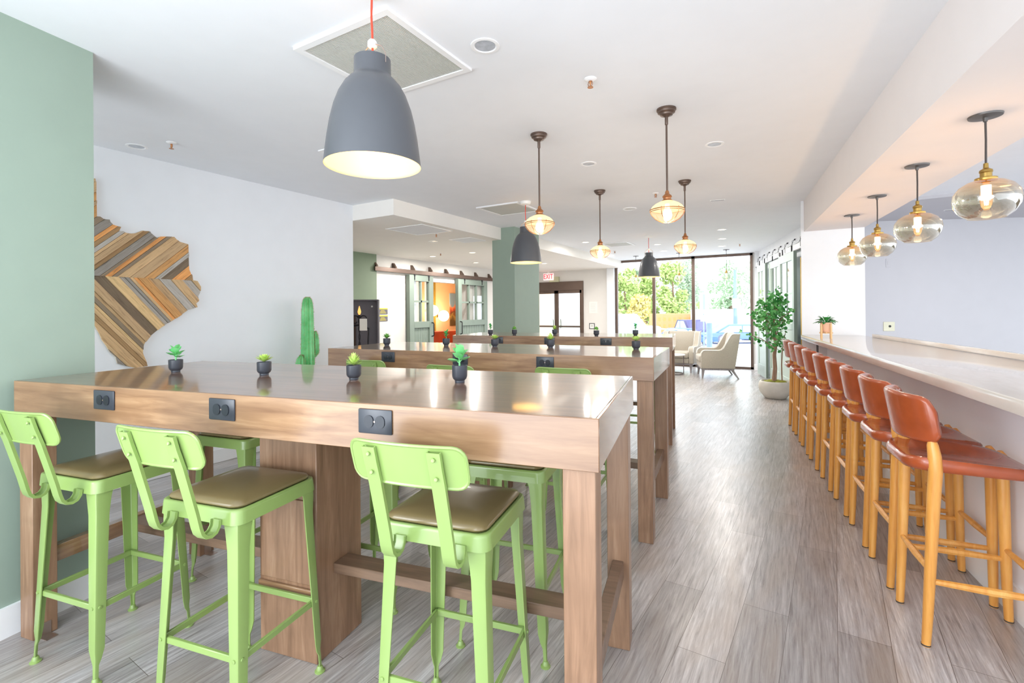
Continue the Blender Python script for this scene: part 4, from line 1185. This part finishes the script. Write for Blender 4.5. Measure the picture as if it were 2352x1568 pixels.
# peach potted plant on a wooden stand
root = thing('plant_on_stand', 'leafy green plant in a peach pot on a pale wooden stand at the counter end', 'potted plant', (.238, 5.90, 1.0405))
K = 1.0
for k in range(4):
    a = R(45+90*k); bm = B(); tube(bm, [(.058*math.cos(a), .058*math.sin(a), 0), (.058*math.cos(a), .058*math.sin(a), .150)], .0095, 6); obj('stand_leg', bm, LIGHTWOOD, root)
bm = B(); box(bm, -.058, .058, -.007, .007, .050, .064); box(bm, -.007, .007, -.058, .058, .0501, .0641); obj('stand_brace', bm, LIGHTWOOD, root)
bm = B(); lathe(bm, [(0, .064), (.030, .064), (.040, .085), (.050, .155), (.052, .162), (.047, .162), (.044, .148), (0, .148)], 24); obj('pot', bm, PEACH, root)
bm = B(); rl = random.Random(8)
for j in range(46):
    a = rl.uniform(0, 2*PI); el = rl.uniform(.05, 1.35); d = Vector((math.cos(a)*math.cos(el), math.sin(a)*math.cos(el), math.sin(el)))
    L_ = rl.uniform(.055, .125)*(1-.25*math.sin(el))
    tube(bm, [(0, 0, .15), Vector((0, 0, .155))+d*L_*.7], .0016, 4, cap=False)
    leaf_blade(bm, Vector((0, 0, .155))+d*L_*.6, d+Vector((0, 0, -.25)), (0, 0, 1), .050, .017, -.25)
obj('leaves', bm, DARKLEAF, root, 60, fixn=False)

# ------------------------------------------------------------------ potted ficus
FX, FY = -.315, 8.38
root = thing('potted_ficus', 'leafy green ficus tree in a round pale concrete bowl past the far stools', 'potted tree', (FX, FY, 0))
bm = B(); lathe(bm, [(0, 0), (.13, 0), (.15, .012), (.215, .10), (.232, .17), (.222, .235), (.205, .262), (.190, .262), (.195, .235), (0, .225)], 36); obj('concrete_bowl', bm, CONCRETE, root, 60)
bm = B(); rf = random.Random(4)
for j in range(22):
    a = rf.uniform(0, 2*PI); q = rf.uniform(0, .145)
    bmesh.ops.create_uvsphere(bm, u_segments=10, v_segments=6, radius=rf.uniform(.035, .06), matrix=Matrix.Translation((q*math.cos(a), q*math.sin(a), .245)) @ Matrix.Diagonal((1, 1, .6, 1)))
obj('moss', bm, MOSS, root, 60)
bm = B()
tips = []
trunk = [(-.02, -.02, .22), (.0, -.01, .45), (-.01, 0, .65), (.01, .0, .80), (.0, .02, 1.1), (-.02, .0, 1.35)]
tube(bm, trunk, [.034, .029, .026, .024, .016, .009], 10)
tube(bm, [(.09, .03, .22), (.085, .03, .5), (.10, .03, .75), (.14, .03, 1.0)], [.009, .008, .007, .004], 6)
for j in range(20):
    a = j*2.4+.4; h = .72+.036*j
    st = Vector((0, .0, h)); out_ = rf.uniform(.22, .47)*(1-.42*max(0, (h-1.0)/.5)); en = Vector((math.cos(a)*out_, math.sin(a)*out_, h+rf.uniform(.02, .30)))
    if en.z > 1.66: en.z = 1.66
    mid = st.lerp(en, .5)+Vector((0, 0, .04))
    if (Vector((FX+en.x, FY+en.y))-w0).dot(wn) > -.24: en.x *= .3; en.y *= .3; mid = st.lerp(en, .5)+Vector((0, 0, .04))
    tube(bm, [st, mid, en], [.008, .006, .003], 5)
    tips.append((st, mid, en))
tips.append((Vector((0, 0, 1.2)), Vector((-.02, .01, 1.45)), Vector((-.03, .02, 1.69))))
obj('trunk', bm, BARK, root, 60)
bm = B()
for st, mid, en in tips:
    for q in range(38):
        t = rf.uniform(.30, 1.05)
        p = st.lerp(mid, min(1, t*2)) if t < .5 else mid.lerp(en, (t-.5)*2)
        q_ = Vector((rf.gauss(0, .062), rf.gauss(0, .062), rf.gauss(-.01, .058)))
        if q_.length > .14: continue
        p = p+q_
        if p.z > 1.72 or p.z < .62: continue
        if (Vector((FX+p.x, FY+p.y))-w0).dot(wn) > -.24: continue
        leaf_disc(bm, p, (rf.gauss(0, .8), rf.gauss(0, .8)-.3, rf.uniform(.1, 1)), rf.uniform(.018, .028), .3, 1.15, (rf.gauss(0, 1), rf.gauss(0, 1), rf.gauss(0, .4)))
obj('leaves', bm, FICUS, root, 60, fixn=False)

# ------------------------------------------------------------------ lounge chairs and table
def make_armchair(label, loc, rz):
    root = thing('armchair', label, 'armchair', loc, rz, 'cream armchairs by the window')
    side = [(.34, .20), (.345, .44), (.335, .50), (.31, .535), (.27, .55), (.02, .548), (-.03, .56), (-.07, .60), (-.19, .82), (-.215, .855), (-.25, .868), (-.37, .868), (-.36, .80), (-.27, .20)]
    m90 = lambda x: Matrix(((0, 0, 1, x), (1, 0, 0, 0), (0, 1, 0, 0), (0, 0, 0, 1)))
    for s in (-1, 1):
        x = s*.345
        bm = B(); prism(bm, side, -.05, .05, m90(x), bev=.012); sh = obj('side_panel', bm, CREAM, root, 50)
        for e in (-.05, .05):
            bm = B(); tube(bm, [(x+e*1.0, y, z+.002) for y, z in side[1:12]], .006, 6); obj('piping', bm, PIPING, sh)
    bm = B(); prism(bm, [(-.22, .30), (-.15, .42), (-.235, .84), (-.255, .868), (-.35, .868), (-.37, .85), (-.27, .20), (-.20, .20)], -.298, .298, m90(0), bev=.015); obj('backrest', bm, CREAM, root, 50)
    bm = B(); box(bm, -.292, .292, -.20, .37, .31, .44, bev=.035, seg=3); obj('seat_cushion', bm, CREAM, root, 60)
    bm = B(); box(bm, -.292, .292, -.22, .345, .20, .309, bev=.01); obj('seat_base', bm, CREAM, root)
    bm = B(); box(bm, -.375, .375, -.26, .33, .165, .20, bev=.004); obj('wood_frame', bm, GREYWOOD, root)
    for sx in (-1, 1):
        for y0, y1 in ((.30, .315), (-.23, -.34)):
            bm = B(); rings = []
            for z, hw, y in ((0, .013, y1), (.165, .027, y0)):
                rings.append([(sx*.335+a*hw, y+b*hw, z) for a, b in ((-1, -1), (1, -1), (1, 1), (-1, 1))])
            loft(bm, rings); obj('leg', bm, GREYWOOD, root)
make_armchair('cream armchair turned sideways with white piping, in front of the right window pane', (-1.43, 10.56, 0), R(106))
make_armchair('cream armchair facing the room, behind the round side table', (-2.30, 11.22, 0), R(176))
root = thing('side_table', 'small round side table with white top and thin metal frame', 'side table', (-2.30, 10.58, 0))
bm = B(); lathe(bm, [(0, .395), (.245, .395), (.25, .40), (.25, .412), (.245, .417), (0, .417)], 36); obj('round_top', bm, TRIM, root, 35)
bm = B(); tube(bm, [(.22*math.cos(a), .22*math.sin(a), .012) for a in [2*PI*k/32 for k in range(32)]], .010, 6, closed=True); obj('base_ring', bm, CHROME, root)
for k in range(3):
    a = R(20+120*k); bm = B(); tube(bm, [(.22*math.cos(a), .22*math.sin(a), .012), (.22*math.cos(a), .22*math.sin(a), .395)], .009, 6); obj('upright', bm, CHROME, root)

# ------------------------------------------------------------------ outside the window
TC = R(30.4)
def S(r, d, z=0):
    """Street coordinates: r metres across, d metres out from the viewpoint."""
    return (r*math.cos(TC)-d*math.sin(TC), r*math.sin(TC)+d*math.cos(TC), z)
GZ = -.95
ASPH = plain('pale_pavement', '#e4e4e6', .9, .03, .4)
bm = B()
q = [S(-60, 13.2, -.12), S(40, 13.2, -.12), S(40, 30, GZ), S(-60, 30, GZ), S(40, 90, GZ), S(-60, 90, GZ)]
q = [S(-60, 5, -.12)] + [S(60, 5, -.12)] + [S(60, 16, -.14), S(-60, 16, -.14), S(60, 32, GZ), S(-60, 32, GZ), S(60, 110, GZ), S(-60, 110, GZ)]
vs = [bm.verts.new(p) for p in q]
for f in ((3, 2, 4, 5), (5, 4, 6, 7)): bm.faces.new([vs[i] for i in f])
a_ = [bm.verts.new(p) for p in ((-40, 12.33, -.12), (30, 12.33, -.12))]
bm.faces.new([a_[0], a_[1], vs[2], vs[3]])
struct('ground_outside', bm, ASPH)
def make_tree(label, r, d, h, w, pal, seed, n=3600, trunk=.25):
    rn = random.Random(seed)
    x, y, z = S(r, d, GZ)
    root = thing('street_tree', label, 'tree', (x, y, z), 0, 'trees across the street')
    bm = B(); tube(bm, [(0, 0, 0), (.1, 0, h*.25), (0, .1, h*.5), (0, 0, h*.8)], [trunk, trunk*.8, trunk*.5, .05], 8); obj('trunk', bm, BARK, root)
    bm = B()
    cl = []
    for j in range(26):
        t = rn.uniform(.18, .97); rr_ = w*(.25+.75*math.sin(PI*min(1, t*.9+.1)))*rn.uniform(.2, .85); a = rn.uniform(0, 2*PI)
        cl.append((Vector((rr_*math.cos(a), rr_*math.sin(a), h*t)), rn.uniform(.55, 1.1)*w*.42))
    for j in range(n):
        c, s = rn.choice(cl); v = Vector((rn.gauss(0, 1), rn.gauss(0, 1), rn.gauss(0, 1))).normalized()*s*rn.uniform(.55, 1.05)
        p = c+v; e = rn.uniform(.10, .22)
        a = Vector((rn.gauss(0, 1), rn.gauss(0, 1), rn.gauss(0, 1))).normalized(); b = a.orthogonal().normalized()
        bm.faces.new([bm.verts.new(p+k) for k in (a*e, b*e*.7, -a*e, -b*e*.7)])
    obj('crown', bm, pal, root, 0, fixn=False)
TG = leafmat('sunny_tree_leaf', '#9fb85e', '#cfdd98', .7); TY = leafmat('yellow_tree_leaf', '#cdbb62', '#eadc98', .7); TP = leafmat('pale_tree_leaf', '#a4c49e', '#dbe8cc', .7); TD = leafmat('grey_green_tree_leaf', '#93ab8c', '#c2d0b4', .7)
for lab, r, d, h, w, m, sd in (
    ('yellow-green tree at the left edge of the left window pane', 10.6, 46, 5.9, 2.0, TG, 1), ('golden low tree at the bottom of the left window pane', 10.3, 39, 3.25, 1.3, TY, 2),
    ('yellow-green tree beside the left mullion', 13.6, 50, 5.6, 2.1, TG, 3), ('tall yellow-green tree filling the middle window pane', 15.8, 48, 6.9, 2.2, TG, 4),
    ('grey-green tree behind the middle pane, left', 14.9, 58, 7.0, 2.2, TD, 5), ('grey-green tree behind the right mullion', 23.8, 66, 8.7, 2.8, TD, 6),
    ('green tree low in the middle pane, right', 28.0, 77, 7.6, 2.2, TG, 10), ('pale tree at the left of the right window pane', 21.9, 49, 6.9, 2.3, TP, 7), ('pale tree in the middle of the right window pane', 25.7, 56, 6.9, 2.6, TP, 8), ('pale tree at the right edge of the right window pane', 32.1, 65, 8.9, 3.0, TP, 9)):
    make_tree(lab, r, d, h, w, m, sd)
CARW = plain('white_car_paint', '#f0f2f6', .25, .01); CARB = plain('blue_car_paint', '#6f8ccc', .25, .02); CARP = plain('dark_violet_car_paint', '#5f5b86', .25, .02); CARN = plain('deep_blue_car_paint', '#4f72c4', .25, .02)
CARGL = plain('car_window_glass', '#b9cfe6', .1, .02); TYRE = plain('tyre_rubber', '#77798a', .7); HUB = plain('wheel_alloy', '#dfe4f0', .3, .02); TAIL = plain('red_tail_light', '#f0603c', .4)
def make_car(label, r, d, L, hgt, paint, rz, suv=False):
    x, y, z = S(r, d, GZ)
    root = thing('parked_car', label, 'car', (x, y, z), TC+R(rz), 'cars parked across the street')
    W = .88; h = hgt; H = L/2
    M = Matrix(((1, 0, 0, 0), (0, 0, 1, 0), (0, 1, 0, 0), (0, 0, 0, 1)))
    b_ = h*.56
    bm = B(); prism(bm, [(-H, .30), (H, .30), (H, b_*.92), (H*.93, b_), (-H*.94, b_*1.02), (-H, b_*.85)], -W, W, M, bev=.05); body = obj('body', bm, paint, root, 50)
    top = [(-H*.86, b_), (-H*.62, h), (H*.28, h), (H*.60, b_)] if suv else [(-H*.80, b_), (-H*.42, h), (H*.18, h), (H*.55, b_)]
    bm = B(); prism(bm, top, -W*.86, W*.86, M, bev=.06); obj('cabin', bm, paint, root, 50)
    win_ = [(-H*.70, b_+.04), (-H*.40, h-.09), (H*.15, h-.09), (H*.42, b_+.04)]
    mid_ = -.05*H
    for s in (-1, 1):
        for pp in (([win_[0], win_[1], (mid_-.04, h-.09), (mid_-.04, b_+.04)]), ([(mid_+.04, b_+.04), (mid_+.04, h-.09), win_[2], win_[3]])):
            bm = B(); prism(bm, pp, s*W*.87-.01, s*W*.87+.01, M); obj('side_window', bm, CARGL, root, 0)
    for wx in (-H*.62, H*.62):
        for s in (-1, 1):
            bm = B(); lathe(bm, [(.20, -.11), (.31, -.10), (.33, -.06), (.33, .06), (.31, .10), (.20, .11)], 24, cap=True, mtx=Matrix.Translation((wx, s*(W-.08), .33)) @ Matrix.Rotation(R(90), 4, 'X')); wh = obj('wheel', bm, TYRE, root)
            bm = B(); lathe(bm, [(.21, -.008), (.20, .0), (.05, .01), (0, .01)], 20, mtx=Matrix.Translation((wx, s*(W-.08)+s*.11, .33)) @ Matrix.Rotation(R(-90*s), 4, 'X'))
            obj('wheel_rim', bm, HUB, wh)
    bm = B(); box(bm, -H-.01, -H+.03, -W*.9, -W*.6, b_*.65, b_*.82); box(bm, -H-.01, -H+.03, W*.6, W*.9, b_*.65, b_*.82); obj('tail_light', bm, TAIL, root)
make_car('pale blue and white sedan at the left edge of the window', 5.5, 24, 4.6, 1.50, CARW, 178)
make_car('white van parked behind the white sedan', 8.3, 36, 4.8, 2.05, CARW, 4, True)
make_car('violet-grey vehicle just left of the right mullion', 13.75, 38, 3.6, 1.55, CARP, 95, True)
make_car('blue convertible-shaped sedan in the right window pane', 15.5, 33.5, 4.9, 1.30, CARB, 2)
make_car('deep blue car left of the pale blue sedan, low in the right pane', 10.9, 31, 3.6, 1.15, CARN, 5)
make_car('deep blue car at the right edge of the window', 19.2, 37, 4.3, 1.45, CARN, 170)
root = thing('orange_barrier', 'long orange construction barrier with pierced pattern across the street', 'barrier', S(15.2, 43, GZ), TC)
ORG = plain('orange_plastic', '#e2a06c', .6, .03)
bm = B(); box(bm, -3.1, 3.1, -.2, .2, .25, 2.0, bev=.05); obj('barrier_body', bm, ORG, root)
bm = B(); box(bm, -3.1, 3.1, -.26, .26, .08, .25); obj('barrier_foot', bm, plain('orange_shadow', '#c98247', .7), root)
bm = B()
for j in range(13):
    for zz in (.75, 1.35): box(bm, -2.85+.45*j, -2.66+.45*j, -.215, -.2, zz, zz+.3)
obj('pierced_slots', bm, plain('orange_recess', '#d9a05a', .7), root)
bm = B(); box(bm, 21.0, 21.1, 0, 1, 0, 1); bm.free()
root = thing('white_trailer', 'long plain white box trailer behind the blue sedan', 'trailer', S(19.0, 41, GZ), TC)
bm = B(); box(bm, -3.6, 3.6, -1.2, 1.2, .5, 2.35, bev=.08); obj('box_body', bm, CARW, root)
for wx in (-2, 2):
    bm = B(); lathe(bm, [(.25, -.1), (.42, -.1), (.42, .1), (.25, .1)], 20, cap=True, mtx=Matrix.Translation((wx, -1.0, .42)) @ Matrix.Rotation(R(90), 4, 'X')); obj('wheel', bm, TYRE, root)
bm = B(); box(bm, -3.5, 3.5, -.9, .9, .38, .5); obj('chassis', bm, GRILL, root)
BLUEP = plain('washed_blue_paint', '#8299cf', .5, .04)
root = thing('lamp_post', 'thin blue street lamp post with square white board in the right pane', 'lamp post', S(16.45, 36, GZ), TC)
bm = B(); tube(bm, [(0, 0, .0), (0, 0, 5.2)], [.17, .10], 10); obj('post', bm, BLUEP, root)
bm = B(); box(bm, -.31, .31, -.22, -.17, 2.4, 3.1, bev=.02); obj('board', bm, PAPER, root)
bm = B(); lathe(bm, [(.40, 0), (.40, .72), (.2, .78)], 16, cap=True); obj('footing', bm, CARW, root)
root = thing('bollard', 'thick washed blue bollard standing just outside the right window pane', 'bollard', S(6.05, 15, -.14), TC)
bm = B(); lathe(bm, [(.085, 0), (.085, 1.05), (.08, 1.08)], 18, cap=True); obj('post', bm, BLUEP, root)
bm = B(); lathe(bm, [(.13, 0), (.13, .04), (.085, .06)], 18, cap=True); obj('collar', bm, BLUEP, root)
root = thing('street_sign', 'white rectangular street sign on a slim pole behind the bollard', 'sign', S(9.8, 25, -.6), TC)
bm = B(); tube(bm, [(0, 0, 0), (0, 0, 2.9)], .035, 8); obj('pole', bm, BLUEP, root)
bm = B(); box(bm, -.21, .21, -.05, -.035, 1.75, 2.82, bev=.01); obj('panel', bm, PAPER, root)
bm = B(); box(bm, -.06, .06, -.054, -.05, 1.95, 2.75); obj('stripe', bm, BLUEP, root)
bm = B(); box(bm, -.18, .12, -.05, -.035, 1.35, 1.68, bev=.01); obj('small_panel', bm, GRILL, root)
root = thing('handrail', 'thin grey metal handrail outside the left and middle window panes', 'railing', S(4.7, 17.5, -.16), TC+R(-6))
bm = B(); tube(bm, [(-1.3, 0, .92), (1.45, 0, .80), (1.5, 0, .78)], .022, 8); tube(bm, [(-1.3, 0, .62), (-.25, 0, .50)], .018, 8); obj('rail_bar', bm, GRILL, root)
for xx, hh in ((-.25, .87), (1.2, .81), (-1.2, .9)):
    bm = B(); tube(bm, [(xx, 0, 0), (xx, 0, hh)], .02, 6); obj('rail_post', bm, GRILL, root)
root = thing('street_building', 'pale building with a row of small windows seen through the exit door', 'building', S(3.6, 60, GZ), TC)
bm = B(); box(bm, -7, 6.0, 0, 8, 0, 9); obj('facade', bm, plain('white_facade', '#f3f3f4', .9, .02, 1), root)
for j in range(9):
    if j in (3, 4): continue
    bm = B(); box(bm, -5.0+1.15*j, -4.45+1.15*j, -.05, .02, 1.9, 2.7); obj('facade_window', bm, plain('faint_window', '#cfd3da', .5), root)
bm = B(); box(bm, -7, 6, -.3, 0, .3, 1.2); obj('hedge_strip', bm, plain('washed_green', '#d5dcc2', .9, .2, 3), root)

# ------------------------------------------------------------------ world, lights, camera
sc = bpy.context.scene
wd_ = bpy.data.worlds.new('overcast_sky'); sc.world = wd_; wd_.use_nodes = True
bg = wd_.node_tree.nodes['Background']; bg.inputs['Color'].default_value = (.85, .93, 1.0, 1); bg.inputs['Strength'].default_value = 2.9

fl = lamp('AREA', (-.9, -1.7, 1.0), 30, (.90, .95, 1.0), 2.4, (R(150), 0, R(20)), 'ceiling_fill_light')  # added fill lamp behind the viewpoint, brightens the ceiling
fl2 = lamp('AREA', (-2.1, -1.5, 1.5), 26, (.94, .97, 1.0), 1.3, Vector((.75, .65, -.22)).to_track_quat('-Z', 'Y').to_euler(), 'bar_fill_light')  # added unseen fill lamp, brightens the bar front and stool backs
cam = bpy.data.cameras.new('camera'); co = bpy.data.objects.new('camera', cam); COL.objects.link(co)
cam.sensor_width = 36; cam.lens = 1122.5/2352*36; cam.shift_y = -(784-711.5)/2352; cam.clip_start = .02; cam.clip_end = 300
co.location = (0, 0, 1.34)
co.matrix_world = Matrix.Translation((0, 0, 1.34)) @ Matrix.Rotation(R(30.4), 4, 'Z') @ Matrix.Rotation(R(90.19), 4, 'X') @ Matrix.Rotation(R(-.48), 4, 'Z')
sc.camera = co
sc.view_settings.view_transform = 'Standard'; sc.view_settings.look = 'None'; sc.view_settings.exposure = 0.5
sc.cycles.max_bounces = 10; sc.cycles.diffuse_bounces = 5; sc.cycles.transparent_max_bounces = 16
sc.cycles.use_denoising = True
